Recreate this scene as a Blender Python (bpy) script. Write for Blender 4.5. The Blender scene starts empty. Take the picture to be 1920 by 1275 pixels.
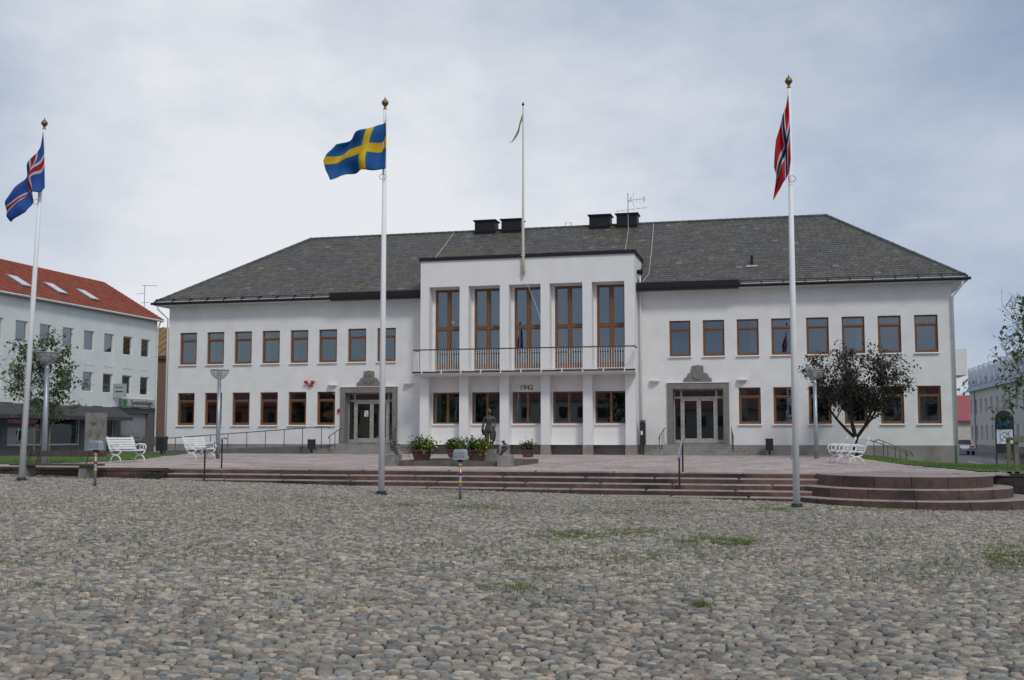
import bpy, math, random
import numpy as np
from mathutils import Vector, Matrix, noise as mnoise
random.seed(7); RNG=np.random.default_rng(7)
S=bpy.context.scene; COL=S.collection; rad=math.radians
# ---------------------------------------------------------------- camera
F_PX=2069.3; PIT=rad(4.913); YAW=rad(13.866); D0=58.0
CP=Vector((D0*math.sin(YAW),-D0*math.cos(YAW),1.75))
F0=Vector((-math.sin(YAW),math.cos(YAW),0)); RT=Vector((math.cos(YAW),math.sin(YAW),0))
FW=F0*math.cos(PIT)+Vector((0,0,math.sin(PIT))); UP=RT.cross(FW)
cam_d=bpy.data.cameras.new('camera'); cam=bpy.data.objects.new('camera',cam_d); COL.objects.link(cam)
cam_d.sensor_width=36; cam_d.lens=F_PX/1920*36; cam_d.clip_start=.1; cam_d.clip_end=3000
cam.matrix_world=Matrix(((RT.x,UP.x,-FW.x,CP.x),(RT.y,UP.y,-FW.y,CP.y),(RT.z,UP.z,-FW.z,CP.z),(0,0,0,1)))
S.camera=cam; S.render.resolution_x=1024; S.render.resolution_y=680
# photograph pixel -> point on a plane of the place
def ray(x,y): return FW+RT*((x-960)/F_PX)-UP*((y-637.5)/F_PX)
def PY(x,y,Y): d=ray(x,y); return CP+d*((Y-CP.y)/d.y)
def PX(x,y,X): d=ray(x,y); return CP+d*((X-CP.x)/d.x)
def PZ(x,y,z): d=ray(x,y); return CP+d*((z-CP.z)/d.z)
# ---------------------------------------------------------------- sky and sun
SUN_EL,SUN_AZ=rad(46),rad(143)      # azimuth: direction the sun stands, from +Y clockwise (behind camera, to the right)
W=bpy.data.worlds.new('World'); S.world=W; W.use_nodes=True
nt=W.node_tree; nt.nodes.clear(); N=nt.nodes.new; Lk=nt.links.new
out=N('ShaderNodeOutputWorld'); bg=N('ShaderNodeBackground'); bg.inputs[1].default_value=1.0
sky=N('ShaderNodeTexSky'); sky.sky_type='NISHITA'; sky.sun_disc=False; sky.sun_elevation=SUN_EL; sky.sun_rotation=SUN_AZ; sky.dust_density=.6; sky.ozone_density=2.5
sm=N('ShaderNodeVectorMath'); sm.operation='SCALE'; sm.inputs['Scale'].default_value=.10; Lk(sky.outputs[0],sm.inputs[0])
tc=N('ShaderNodeTexCoord'); mp=N('ShaderNodeMapping'); mp.inputs['Scale'].default_value=(1,1,1.7); mp.inputs['Location'].default_value=(8.1,1.2,5.0)
Lk(tc.outputs['Generated'],mp.inputs[0])
n1=N('ShaderNodeTexNoise'); n1.inputs['Scale'].default_value=1.7; n1.inputs['Detail'].default_value=7; n1.inputs['Roughness'].default_value=.52; n1.inputs['Distortion'].default_value=.25
Lk(mp.outputs[0],n1.inputs['Vector'])
r1=N('ShaderNodeValToRGB'); r1.color_ramp.elements[0].position=.36; r1.color_ramp.elements[1].position=.60
r1.color_ramp.elements[0].color=(.55,.55,.55,1); r1.color_ramp.elements[1].color=(1,1,1,1); Lk(n1.outputs[0],r1.inputs[0])
n2=N('ShaderNodeTexNoise'); n2.inputs['Scale'].default_value=1.35; n2.inputs['Detail'].default_value=7; n2.inputs['Roughness'].default_value=.58
mp2=N('ShaderNodeMapping'); mp2.inputs['Location'].default_value=(2.2,8.8,6.1); mp2.inputs['Scale'].default_value=(1,1,1.8); Lk(tc.outputs['Generated'],mp2.inputs[0]); Lk(mp2.outputs[0],n2.inputs['Vector'])
r2=N('ShaderNodeValToRGB'); r2.color_ramp.elements[0].position=.36; r2.color_ramp.elements[1].position=.64
r2.color_ramp.elements[0].color=(.30,.40,.57,1); r2.color_ramp.elements[1].color=(.84,.87,.92,1); Lk(n2.outputs[0],r2.inputs[0])
mx=N('ShaderNodeMix'); mx.data_type='RGBA'; Lk(r1.outputs[0],mx.inputs[0]); Lk(sm.outputs[0],mx.inputs[6]); Lk(r2.outputs[0],mx.inputs[7])
Lk(mx.outputs[2],bg.inputs[0]); Lk(bg.outputs[0],out.inputs[0])
sl=bpy.data.lights.new('sun','SUN'); sl.energy=1.5; sl.angle=rad(11); sl.color=(1,.96,.9)
so=bpy.data.objects.new('sun',sl); COL.objects.link(so)
sd=Vector((math.sin(SUN_AZ)*math.cos(SUN_EL),math.cos(SUN_AZ)*math.cos(SUN_EL),math.sin(SUN_EL)))
so.rotation_euler=sd.to_track_quat('Z','Y').to_euler(); so.location=(30,-60,60)
S.view_settings.view_transform='Standard'; S.view_settings.look='None'; S.view_settings.exposure=-.1; S.view_settings.gamma=1
# ---------------------------------------------------------------- materials
MATS={}
def mat(name,col,rough=.7,metal=0,amp=.12,ns=3.0,bump=0,bs=20,attr=None,spec=.5,detail=5,dirt=None):
    if name in MATS: return MATS[name]
    m=bpy.data.materials.new(name); m.use_nodes=True; t=m.node_tree; b=t.nodes['Principled BSDF']
    b.inputs['Roughness'].default_value=rough; b.inputs['Metallic'].default_value=metal; b.inputs['Specular IOR Level'].default_value=spec
    g=t.nodes.new('ShaderNodeNewGeometry'); n=t.nodes.new('ShaderNodeTexNoise'); n.inputs['Scale'].default_value=ns; n.inputs['Detail'].default_value=detail
    t.links.new(g.outputs['Position'],n.inputs['Vector'])
    mr=t.nodes.new('ShaderNodeMapRange'); mr.inputs[1].default_value=.3; mr.inputs[2].default_value=.7; mr.inputs[3].default_value=1-amp; mr.inputs[4].default_value=1+amp
    t.links.new(n.outputs[0],mr.inputs[0])
    v=t.nodes.new('ShaderNodeVectorMath'); v.operation='SCALE'; t.links.new(mr.outputs[0],v.inputs['Scale'])
    if attr:
        a=t.nodes.new('ShaderNodeAttribute'); a.attribute_name=attr; t.links.new(a.outputs['Color'],v.inputs[0])
    else: v.inputs[0].default_value=col[:3]
    last=v.outputs[0]
    if dirt:     # stains with a shape of their own: (colour, scale, lo, hi)
        n3=t.nodes.new('ShaderNodeTexNoise'); n3.inputs['Scale'].default_value=dirt[1]; n3.inputs['Detail'].default_value=8; n3.inputs['Roughness'].default_value=.65
        t.links.new(g.outputs['Position'],n3.inputs['Vector'])
        m3=t.nodes.new('ShaderNodeMapRange'); m3.inputs[1].default_value=dirt[2]; m3.inputs[2].default_value=dirt[3]; t.links.new(n3.outputs[0],m3.inputs[0])
        x=t.nodes.new('ShaderNodeMix'); x.data_type='RGBA'; t.links.new(m3.outputs[0],x.inputs[0]); t.links.new(last,x.inputs[6]); x.inputs[7].default_value=(*dirt[0],1); last=x.outputs[2]
    t.links.new(last,b.inputs['Base Color'])
    if bump:
        n4=t.nodes.new('ShaderNodeTexNoise'); n4.inputs['Scale'].default_value=bs; n4.inputs['Detail'].default_value=6; t.links.new(g.outputs['Position'],n4.inputs['Vector'])
        bp=t.nodes.new('ShaderNodeBump'); bp.inputs['Strength'].default_value=bump; bp.inputs['Distance'].default_value=.02
        t.links.new(n4.outputs[0],bp.inputs['Height']); t.links.new(bp.outputs[0],b.inputs['Normal'])
    MATS[name]=m; return m
def brickmat(name,col,axis='x',bw=.25,bh=.075,strength=.5,amp=.04,mortar=.012,dist=.006,dirt=None):
    m=mat(name,col,.75,amp=amp,ns=1.2,dirt=dirt); t=m.node_tree; b=t.nodes['Principled BSDF']
    g=t.nodes.new('ShaderNodeNewGeometry'); s=t.nodes.new('ShaderNodeSeparateXYZ'); c=t.nodes.new('ShaderNodeCombineXYZ'); ad=t.nodes.new('ShaderNodeMath')
    t.links.new(g.outputs['Position'],s.inputs[0]); t.links.new(s.outputs[0],ad.inputs[0]); t.links.new(s.outputs[1],ad.inputs[1])
    t.links.new(ad.outputs[0],c.inputs[0]); t.links.new(s.outputs[2],c.inputs[1])
    br=t.nodes.new('ShaderNodeTexBrick'); br.inputs['Scale'].default_value=1; br.inputs['Brick Width'].default_value=bw; br.inputs['Row Height'].default_value=bh; br.inputs['Mortar Size'].default_value=mortar; br.inputs['Mortar Smooth'].default_value=.3
    br.inputs['Color1'].default_value=(1,1,1,1); br.inputs['Color2'].default_value=(.82,.82,.82,1); br.inputs['Mortar'].default_value=(0,0,0,1)
    t.links.new(c.outputs[0],br.inputs['Vector'])
    bp=t.nodes.new('ShaderNodeBump'); bp.inputs['Strength'].default_value=strength; bp.inputs['Distance'].default_value=dist
    t.links.new(br.outputs['Color'],bp.inputs['Height']); t.links.new(bp.outputs[0],b.inputs['Normal'])
    return m
WHITE=brickmat('white_painted_brick',(.76,.75,.74),amp=.06,dirt=((.63,.62,.585),.55,.55,.85))
RENDER=mat('white_render',(.77,.76,.75),.8,amp=.04,ns=1.5,bump=.1,bs=30)
PLINTH=mat('grey_granite_plinth',(.27,.25,.23),.8,amp=.14,ns=1.2,bump=.2,bs=40,dirt=((.15,.14,.125),.9,.5,.75))
PORTAL=mat('grey_portal_stone',(.20,.185,.165),.8,amp=.16,ns=6,bump=.25,bs=60)
SLATE=mat('roof_slate',(.1,.1,.1),.55,attr='col',amp=.22,ns=9,bump=.3,bs=40,dirt=((.095,.088,.07),.45,.55,.80))
BLACK=mat('black_sheet_metal',(.014,.014,.016),.5,amp=.2,spec=.3)
IRON=mat('black_painted_iron',(.02,.02,.022),.4)
WOOD=mat('oiled_window_wood',(.18,.075,.027),.5,amp=.22,ns=8)
STEELW=mat('white_painted_metal',(.72,.72,.70),.4,amp=.05)
POLEW=mat('white_flagpole_paint',(.86,.86,.86),.6,amp=.03)
POLEY=mat('cream_flagpole_paint',(.56,.53,.42),.45,amp=.06)
GALV=mat('galvanised_steel',(.34,.37,.41),.42,.55,amp=.15,ns=14)
GOLD=mat('gilded_metal',(.24,.165,.075),.4,.8,amp=.2,ns=20)
BRONZE=mat('dark_bronze',(.085,.075,.066),.42,.45,amp=.3,ns=14,bump=.15,bs=60)
TERRA=mat('terracotta',(.13,.062,.046),.8,amp=.25,ns=7,dirt=((.10,.05,.04),4,.5,.7))
STEP=mat('red_brown_granite',(.165,.095,.085),.75,attr='col',amp=.25,ns=7,bump=.6,bs=26,dirt=((.022,.02,.018),.5,.44,.62))
PAVE=mat('pink_terrace_slab',(.3,.23,.21),.8,attr='col',amp=.15,ns=4,bump=.25,bs=30,dirt=((.15,.115,.09),.8,.55,.75))
COB=mat('cobblestone',(.2,.2,.2),.55,attr='col',amp=.28,ns=38,bump=.45,bs=80)
SOIL=mat('joint_soil',(.036,.033,.026),.95,amp=.3,ns=9,dirt=((.05,.075,.022),.35,.52,.66))
GRASS=mat('lawn_grass',(.075,.16,.022),.9,amp=.35,ns=6)
BLADE=mat('grass_blade',(.09,.19,.025),.7,attr='col',amp=.2,ns=3)
LEAF=mat('tree_leaf',(.1,.15,.04),.55,attr='col',amp=.2,ns=5)
BARK=mat('bark',(.05,.04,.032),.9,amp=.3,ns=12,bump=.4,bs=40)
BARKG=mat('young_bark',(.10,.085,.06),.9,amp=.3,ns=12)
ASPH=mat('asphalt',(.13,.13,.135),.9,amp=.15,ns=2,bump=.2,bs=60)
CONC=mat('concrete',(.25,.235,.215),.85,amp=.22,ns=3,bump=.25,bs=40,dirt=((.11,.10,.09),2,.5,.7))
DWOOD=mat('weathered_dark_wood',(.085,.07,.06),.8,amp=.3,ns=10)
STAKE=mat('stake_wood',(.17,.155,.10),.85,amp=.2,ns=10)
BENCHW=mat('white_bench_paint',(.78,.78,.77),.4,amp=.04)
STUCCO=mat('pale_green_white_stucco',(.74,.78,.75),.9,amp=.05,ns=1,bump=.15,bs=25)
BROWN=mat('brown_stucco',(.20,.125,.09),.9,amp=.08)
TILE=mat('red_roof_tile',(.27,.065,.032),.8,amp=.22,ns=5)
OCHRE=mat('ochre_sheet_roof',(.24,.135,.05),.6,amp=.2,ns=1)
ZINC=mat('zinc_sheet_roof',(.45,.50,.56),.42,.35,amp=.15,ns=1)
GREYW=mat('grey_render',(.55,.54,.49),.9,amp=.06)
REDROOF=mat('pink_red_sheet_roof',(.34,.085,.085),.6,amp=.15)
CANVAS=mat('dark_grey_awning',(.065,.067,.072),.85,amp=.1)
DARK=mat('dark_interior',(.05,.05,.05),.9,amp=.3)
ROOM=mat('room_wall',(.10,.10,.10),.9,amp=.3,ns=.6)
CURT=mat('curtain_cloth',(.76,.75,.71),.9,amp=.2,ns=5)
ALU=mat('weathered_aluminium',(.42,.40,.37),.45,.4,amp=.3,ns=9)
REDP=mat('red_plastic',(.45,.02,.025),.4); YEL=mat('yellow_band',(.62,.36,.015),.5); LAMPG=mat('wall_lamp_white',(.8,.8,.78),.4,amp=.03)
BOXG=mat('grey_blue_box',(.36,.42,.47),.45); PAPER=mat('paper_notice',(.62,.70,.76),.8); INK=mat('dark_ink',(.03,.03,.035),.7); GREEN=mat('sign_green',(.02,.26,.05),.5)
SIGNG=mat('sign_face_grey',(.42,.45,.46),.6); SILVER=mat('silver_car_paint',(.42,.45,.48),.25,.5,amp=.03); RUBBER=mat('tyre_rubber',(.02,.02,.02),.8)
HILL=mat('wooded_hill',(.05,.085,.03),.95,amp=.5,ns=.25); FLY=mat('flower_yellow_green',(.30,.36,.04),.7,attr='col',amp=.2); BLUEF=mat('flower_blue',(.12,.30,.55),.7,amp=.3,ns=40)
BRASS=mat('bronze_numerals',(.12,.095,.06),.5,.5)
def glassmat(name,ior,tint=(1,1,1),rough=0.0):
    m=bpy.data.materials.new(name); m.use_nodes=True; t=m.node_tree; t.nodes.clear()
    o=t.nodes.new('ShaderNodeOutputMaterial'); f=t.nodes.new('ShaderNodeFresnel'); f.inputs[0].default_value=ior
    a=t.nodes.new('ShaderNodeBsdfTransparent'); a.inputs[0].default_value=(*tint,1); g=t.nodes.new('ShaderNodeBsdfGlossy'); g.inputs['Roughness'].default_value=rough; g.inputs['Color'].default_value=(.80,.90,1,1)
    nz=t.nodes.new('ShaderNodeTexNoise'); nz.inputs['Scale'].default_value=1.6; bp=t.nodes.new('ShaderNodeBump'); bp.inputs['Strength'].default_value=.025; bp.inputs['Distance'].default_value=.02
    ge=t.nodes.new('ShaderNodeNewGeometry'); t.links.new(ge.outputs['Position'],nz.inputs['Vector']); t.links.new(nz.outputs[0],bp.inputs['Height']); t.links.new(bp.outputs[0],g.inputs['Normal'])
    x=t.nodes.new('ShaderNodeMixShader'); t.links.new(f.outputs[0],x.inputs[0]); t.links.new(a.outputs[0],x.inputs[1]); t.links.new(g.outputs[0],x.inputs[2]); t.links.new(x.outputs[0],o.inputs[0]); return m
GLASS=glassmat('window_glass',2.8,(.62,.66,.66)); CLEAR=glassmat('lamp_glass',1.5,(.75,.75,.74),.05)
def frost():
    m=bpy.data.materials.new('hazy_lamp_glass'); m.use_nodes=True; t=m.node_tree; b=t.nodes['Principled BSDF']; b.inputs['Base Color'].default_value=(.55,.56,.55,1); b.inputs['Roughness'].default_value=.15; b.inputs['Alpha'].default_value=.38; return m
FROST=frost()
WATERJ=glassmat('water_jet',1.6,(.95,.97,1),.1)
def flagmat(name,base,layers):   # layers: (colour,u0,u1,v0,v1) crosses painted in order
    m=bpy.data.materials.new(name); m.use_nodes=True; t=m.node_tree; b=t.nodes['Principled BSDF']; b.inputs['Roughness'].default_value=.8
    uv=t.nodes.new('ShaderNodeUVMap'); s=t.nodes.new('ShaderNodeSeparateXYZ'); t.links.new(uv.outputs[0],s.inputs[0])
    def mth(op,a,bv):
        n=t.nodes.new('ShaderNodeMath'); n.operation=op
        for i,q in enumerate((a,bv)):
            if isinstance(q,(int,float)): n.inputs[i].default_value=q
            else: t.links.new(q,n.inputs[i])
        return n.outputs[0]
    last=None
    for c,u0,u1,v0,v1 in layers:
        bu=mth('MULTIPLY',mth('GREATER_THAN',s.outputs[0],u0),mth('LESS_THAN',s.outputs[0],u1)); bv=mth('MULTIPLY',mth('GREATER_THAN',s.outputs[1],v0),mth('LESS_THAN',s.outputs[1],v1))
        x=t.nodes.new('ShaderNodeMix'); x.data_type='RGBA'; t.links.new(mth('MAXIMUM',bu,bv),x.inputs[0])
        if last is None: x.inputs[6].default_value=(*base,1)
        else: t.links.new(last,x.inputs[6])
        x.inputs[7].default_value=(*c,1); last=x.outputs[2]
    t.links.new(last,b.inputs['Base Color'])
    tr=t.nodes.new('ShaderNodeBsdfTranslucent'); t.links.new(last,tr.inputs[0]); ms=t.nodes.new('ShaderNodeMixShader'); ms.inputs[0].default_value=.35
    t.links.new(b.outputs[0],ms.inputs[1]); t.links.new(tr.outputs[0],ms.inputs[2]); t.links.new(ms.outputs[0],t.nodes['Material Output'].inputs[0]); return m
# ---------------------------------------------------------------- mesh helpers
class MB:
    def __init__(s): s.v=[]; s.f=[]
    def box(s,x0,x1,y0,y1,z0,z1):
        i=len(s.v); s.v+=[(x0,y0,z0),(x1,y0,z0),(x1,y1,z0),(x0,y1,z0),(x0,y0,z1),(x1,y0,z1),(x1,y1,z1),(x0,y1,z1)]
        s.f+=[tuple(i+k for k in q) for q in((0,3,2,1),(4,5,6,7),(0,1,5,4),(1,2,6,5),(2,3,7,6),(3,0,4,7))]; return s
    def poly(s,pts): i=len(s.v); s.v+=[tuple(p) for p in pts]; s.f.append(tuple(range(i,i+len(pts)))); return s
    def prism(s,pts,d):      # planar polygon extruded by vector d
        i=len(s.v); n=len(pts); d=Vector(d); s.v+=[tuple(p) for p in pts]+[tuple(Vector(p)+d) for p in pts]
        s.f.append(tuple(range(i+n-1,i-1,-1))); s.f.append(tuple(range(i+n,i+2*n)))
        for k in range(n): s.f.append((i+k,i+(k+1)%n,i+n+(k+1)%n,i+n+k))
        return s
    def tube(s,pts,r,n=8,cap=True):
        pts=[Vector(p) for p in pts]; m=len(pts); rs=r if isinstance(r,(list,tuple)) else [r]*m; i0=len(s.v); ref=None
        for k,p in enumerate(pts):
            t=(pts[min(k+1,m-1)]-pts[max(k-1,0)]).normalized()
            a=Vector((0,0,1)) if abs(t.z)<.9 else Vector((1,0,0))
            if ref is None: ref=a
            u=t.cross(ref); u=u.normalized() if u.length>1e-4 else t.orthogonal().normalized(); w=t.cross(u); ref=-w if False else ref
            for j in range(n):
                an=2*math.pi*j/n; s.v.append(tuple(p+u*(rs[k]*math.cos(an))+w*(rs[k]*math.sin(an))))
        for k in range(m-1):
            for j in range(n): a=i0+k*n+j; b=i0+k*n+(j+1)%n; s.f.append((a,b,b+n,a+n))
        if cap: s.f.append(tuple(range(i0+n-1,i0-1,-1))); s.f.append(tuple(range(i0+(m-1)*n,i0+m*n)))
        return s
    def lathe(s,prof,c=(0,0,0),n=16):
        i0=len(s.v)
        for r,z in prof:
            for j in range(n): an=2*math.pi*j/n; s.v.append((c[0]+r*math.cos(an),c[1]+r*math.sin(an),c[2]+z))
        for k in range(len(prof)-1):
            for j in range(n): a=i0+k*n+j; b=i0+k*n+(j+1)%n; s.f.append((a,b,b+n,a+n))
        s.f.append(tuple(range(i0+n-1,i0-1,-1))); s.f.append(tuple(range(i0+(len(prof)-1)*n,i0+len(prof)*n))); return s
    def mesh(s,name,m,smooth=False):
        me=bpy.data.meshes.new(name); me.from_pydata(s.v,[],s.f); me.materials.append(m)
        if smooth: me.polygons.foreach_set('use_smooth',[True]*len(me.polygons))
        me.update(); return me
    def build(s,name,m,parent=None,smooth=False,world=True):
        if parent is not None and world:
            o=wloc(parent); s.v=[(a-o[0],b-o[1],c-o[2]) for a,b,c in s.v]
        return link(name,s.mesh(name,m,smooth),parent)
def wloc(p):
    v=Vector((0,0,0))
    while p is not None: v+=Vector(p.location); p=p.parent
    return v
def link(name,me,parent=None,loc=None,rz=0):
    o=bpy.data.objects.new(name,me); COL.objects.link(o)
    if parent is not None: o.parent=parent
    if loc is not None: o.location=loc
    if rz: o.rotation_euler=(0,0,rz)
    return o
def tag(o,label=None,cat=None,group=None,kind=None):
    if label: o['label']=label
    if cat: o['category']=cat
    if group: o['group']=group
    if kind: o['kind']=kind
    return o
def thing(name,label,cat,loc=(0,0,0),rz=0,group=None):
    return tag(link(name,None,None,loc,rz),label,cat,group)
def dup(root,loc,rz,label,group=None):
    def cp(o,par):
        c=o.copy(); COL.objects.link(c); c.parent=par
        for ch in o.children: cp(ch,c)
        return c
    r=cp(root,None); r.location=loc; r.rotation_euler=(0,0,rz); r['label']=label
    if group: r['group']=group
    return r
def colattr(me,cols):
    a=me.attributes.new('col','FLOAT_COLOR','POINT'); c=np.ones((len(me.vertices),4),np.float32); c[:,:3]=cols; a.data.foreach_set('color',c.ravel())
def joined(name,T,F,pos,mats3,cols,m,parent=None,smooth=True):
    """many copies of template verts T (n,3), faces F, one 3x3 matrix, place and colour each, as ONE mesh"""
    k=len(pos); n=len(T)
    if not k: return None
    v=np.einsum('kij,nj->kni',mats3,T)+pos[:,None,:]
    me=bpy.data.meshes.new(name); me.vertices.add(k*n); me.vertices.foreach_set('co',v.astype(np.float32).ravel())
    ls=np.concatenate([np.array(f) for f in F]); cnt=np.array([len(f) for f in F]); L=len(ls)
    me.loops.add(k*L); me.loops.foreach_set('vertex_index',(ls[None,:]+np.arange(k)[:,None]*n).ravel().astype(np.int32))
    me.polygons.add(k*len(F)); st=np.concatenate([[0],np.cumsum(cnt)[:-1]])
    me.polygons.foreach_set('loop_start',(st[None,:]+np.arange(k)[:,None]*L).ravel().astype(np.int32))
    me.polygons.foreach_set('use_smooth',np.full(k*len(F),smooth)); me.materials.append(m); me.update(calc_edges=True); me.validate()
    colattr(me,np.repeat(cols,n,axis=0)); o=link(name,me,parent); 
    if parent is not None: o.location=-wloc(parent)
    return o
def rotz_m(a,sx,sy,sz):
    c,s=np.cos(a),np.sin(a); z=np.zeros_like(c); return np.stack([np.stack([c*sx,-s*sy,z],1),np.stack([s*sx,c*sy,z],1),np.stack([z,z,sz+z],1)],1)
def wall_open(mb,x0,x1,z0,z1,ops,y=0.,depth=.25):
    """vertical wall in the XZ plane facing -Y with real openings (x0,x1,z0,z1) and reveals"""
    xs=sorted({x0,x1,*[q for o in ops for q in o[:2]]}); zs=sorted({z0,z1,*[q for o in ops for q in o[2:4]]})
    for a,b in zip(xs,xs[1:]):
        for c,d in zip(zs,zs[1:]):
            mx_,mz=(a+b)/2,(c+d)/2
            if any(o[0]<mx_<o[1] and o[2]<mz<o[3] for o in ops): continue
            mb.poly([(a,y,c),(b,y,c),(b,y,d),(a,y,d)])
    for a,b,c,d in [o[:4] for o in ops]:
        e=y+depth
        mb.poly([(a,y,c),(a,y,d),(a,e,d),(a,e,c)]); mb.poly([(b,y,c),(b,e,c),(b,e,d),(b,y,d)])
        mb.poly([(a,y,d),(b,y,d),(b,e,d),(a,e,d)]); mb.poly([(a,y,c),(a,e,c),(b,e,c),(b,y,c)])
    return mb
# ---------------------------------------------------------------- ground, square, terrace
def G(X): return .265-.0195*(X-4.1)
def PG(x,y):
    z=.3
    for _ in range(12): p=PZ(x,y,z); z=G(p.x)
    return p
def struct(name,mb,m,smooth=False): return tag(mb.build(name,m,None,smooth),kind='structure')
struct('ground',MB().poly([(-900,-900,-.45),(900,-900,-.45),(900,1400,-.45),(-900,1400,-.45)]),ASPH)
sq=struct('cobbled_square',MB().poly([(-13,-75,G(-13)),(24,-75,G(24)),(24,-24.0,G(24)),(-13,-24.0,G(-13))]),SOIL)
struct('side_street_pavement',MB().box(-70,-13,-75,70,.0,.42),ASPH)
struct('road',MB().box(24.004,33,-75,160,-.4,-.02).box(22.3,24.0,-23.9,160,-.4,-.018),ASPH)
struct('far_pavement',MB().box(33.0,33.9,-40,160,-.3,.1),CONC)
tag(link('road_marking',MB().box(25.5,25.65,-10,22,-.02,-.012).mesh('road_marking',STEELW)),'white painted line along the road beside the town hall','road marking')
TY=-26.3; TZ=.75; RISE=.14; TREAD=.36
BC=(16.8,-26.1); BR=2.15
def xr(Y): return float(np.interp(Y,[-26,-25,-22.3,-17.3,-7.3,0],[18.95,19.0,18.8,17.8,17.05,17.0]))
def xl(Y): return float(np.interp(Y,[-27,-23.4,-20,-14.6,-6.5,0],[-12.6,-12.2,-10.7,-12.4,-15.8,-18.4]))
tb=MB(); tb.box(-13,18.4,TY+.02,0,-.3,TZ-.05); tb.box(-20,-13,-22,0,-.3,TZ-.05); tb.box(18.4,22.2,-24.3,-.01,-.3,.1)
terr=struct('terrace',tb,SOIL)
# paving slabs: real pieces, the nearest 300 as objects
def pieces(name,T,F,pos,m3,cols,m,parent,key,smooth=False,limit=300):
    order=np.argsort(key); big,rest=order[:limit],order[limit:]; off=np.array(wloc(parent)); cache={}
    for i in big:
        ci=tuple(np.round(cols[i]*40).astype(int))
        if ci not in cache:
            me=bpy.data.meshes.new(name); me.from_pydata([tuple(t) for t in T],[],F); me.materials.append(m); colattr(me,cols[i])
            me.polygons.foreach_set('use_smooth',[smooth]*len(F)); cache[ci]=me
        o=link(name,cache[ci],parent); M=Matrix([list(r) for r in m3[i]]).to_4x4(); M.translation=Vector(pos[i]-off); o.matrix_local=M
    r=joined(name+'_field',T,F,pos[rest],m3[rest],cols[rest],m,parent,smooth)
    if r: r['kind']='stuff'
def camdist(pos): return np.linalg.norm(pos-np.array(CP),axis=1)
def inview(pos,mx=20):
    d=pos-np.array(CP); dep=d@np.array(FW); u=960+F_PX*(d@np.array(RT))/np.maximum(dep,.1); w=637.5-F_PX*(d@np.array(UP))/np.maximum(dep,.1)
    return (dep>0)&(u>-mx)&(u<1920+mx)&(w<1275+mx)
BT=np.array([(-.5,-.5,-1),(.5,-.5,-1),(.5,.5,-1),(-.5,.5,-1),(-.5,-.5,-.12),(.5,-.5,-.12),(.5,.5,-.12),(-.5,.5,-.12),(-.48,-.47,0),(.48,-.47,0),(.48,.47,0),(-.48,.47,0)],float)
BF=[(0,1,5,4),(1,2,6,5),(2,3,7,6),(3,0,4,7),(4,5,9,8),(5,6,10,9),(6,7,11,10),(7,4,8,11),(8,9,10,11)]
P,Sx,Cc=[],[],[]
y=TY+.42
while y<-.05:
    dy=random.uniform(.32,.46); x=xl(y)+random.uniform(-.3,.3)
    while x<xr(y):
        w=random.uniform(.45,1.15); t=random.uniform(.8,1.15)
        inb=math.hypot(x+w/2-BC[0],y-BC[1])<BR-.3
        P.append((x+w/2,y+dy/2,TZ+random.uniform(-.004,.006))); Sx.append((w-.014,dy-.014,.05))
        c=random.choice([(.46,.365,.33),(.41,.325,.295),(.51,.41,.37),(.37,.31,.29)]); Cc.append([q*t for q in c]); x+=w
    y+=dy
P=np.array(P);Sx=np.array(Sx);Cc=np.array(Cc); a=RNG.normal(0,.004,len(P)); m3=rotz_m(a,1,1,1)*Sx[:,None,:]
pieces('paving_slab',BT,BF,P,m3,Cc,PAVE,terr,np.where(inview(P),camdist(P),1e6))
# steps: long granite blocks
SAWN_LIT=mat('sky_lit_sawn_tread',(.33,.26,.23),.7,amp=.2,ns=5,bump=.2,bs=40,dirt=((.12,.09,.08),1.2,.55,.75))  # sawn top finish, lightened to paint sky light onto treads and nosings
def stepcol(): t=random.uniform(.8,1.2); return [q*t for q in random.choice([(.115,.064,.054),(.095,.054,.047),(.13,.074,.06)])]
stairs=tag(link('terrace_steps',None,None,(5,TY-.7,G(5))),'wide red-brown granite steps with a rounded right end below the terrace','steps')
def block(x0,x1,y0,y1,z0,z1,parent,m=STEP,c=None,name='step_block'):
    mb=MB(); e=.012
    T=[((p[0]+.5)*(x1-x0)+x0,(p[1]+.5)*(y1-y0)+y0,z1+p[2]*(z1-z0)) for p in BT]; mb.v=T; mb.f=list(BF)
    o=mb.build(name,m,parent); colattr(o.data,c or stepcol())
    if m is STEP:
        o.data.materials.append(SAWN_LIT)
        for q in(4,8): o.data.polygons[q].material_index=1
    return o
x_start=-4.0
for i in range(0,5):
    z1=TZ+.003-RISE*i; ye=TY-TREAD*i; x=x_start
    if i: x=max(x_start,4.1-(z1-.03-.265)/.0195)
    while x<14.75:
        L=random.uniform(1.5,2.6); x1=min(x+L,14.8)
        if 14.8-x1<.6: x1=14.8
        block(x+.004,x1-.004,ye+random.uniform(-.006,.006),ye+TREAD+(.06 if i else .05),z1-RISE-.12,z1+random.uniform(-.003,.003),stairs); x=x1
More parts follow.
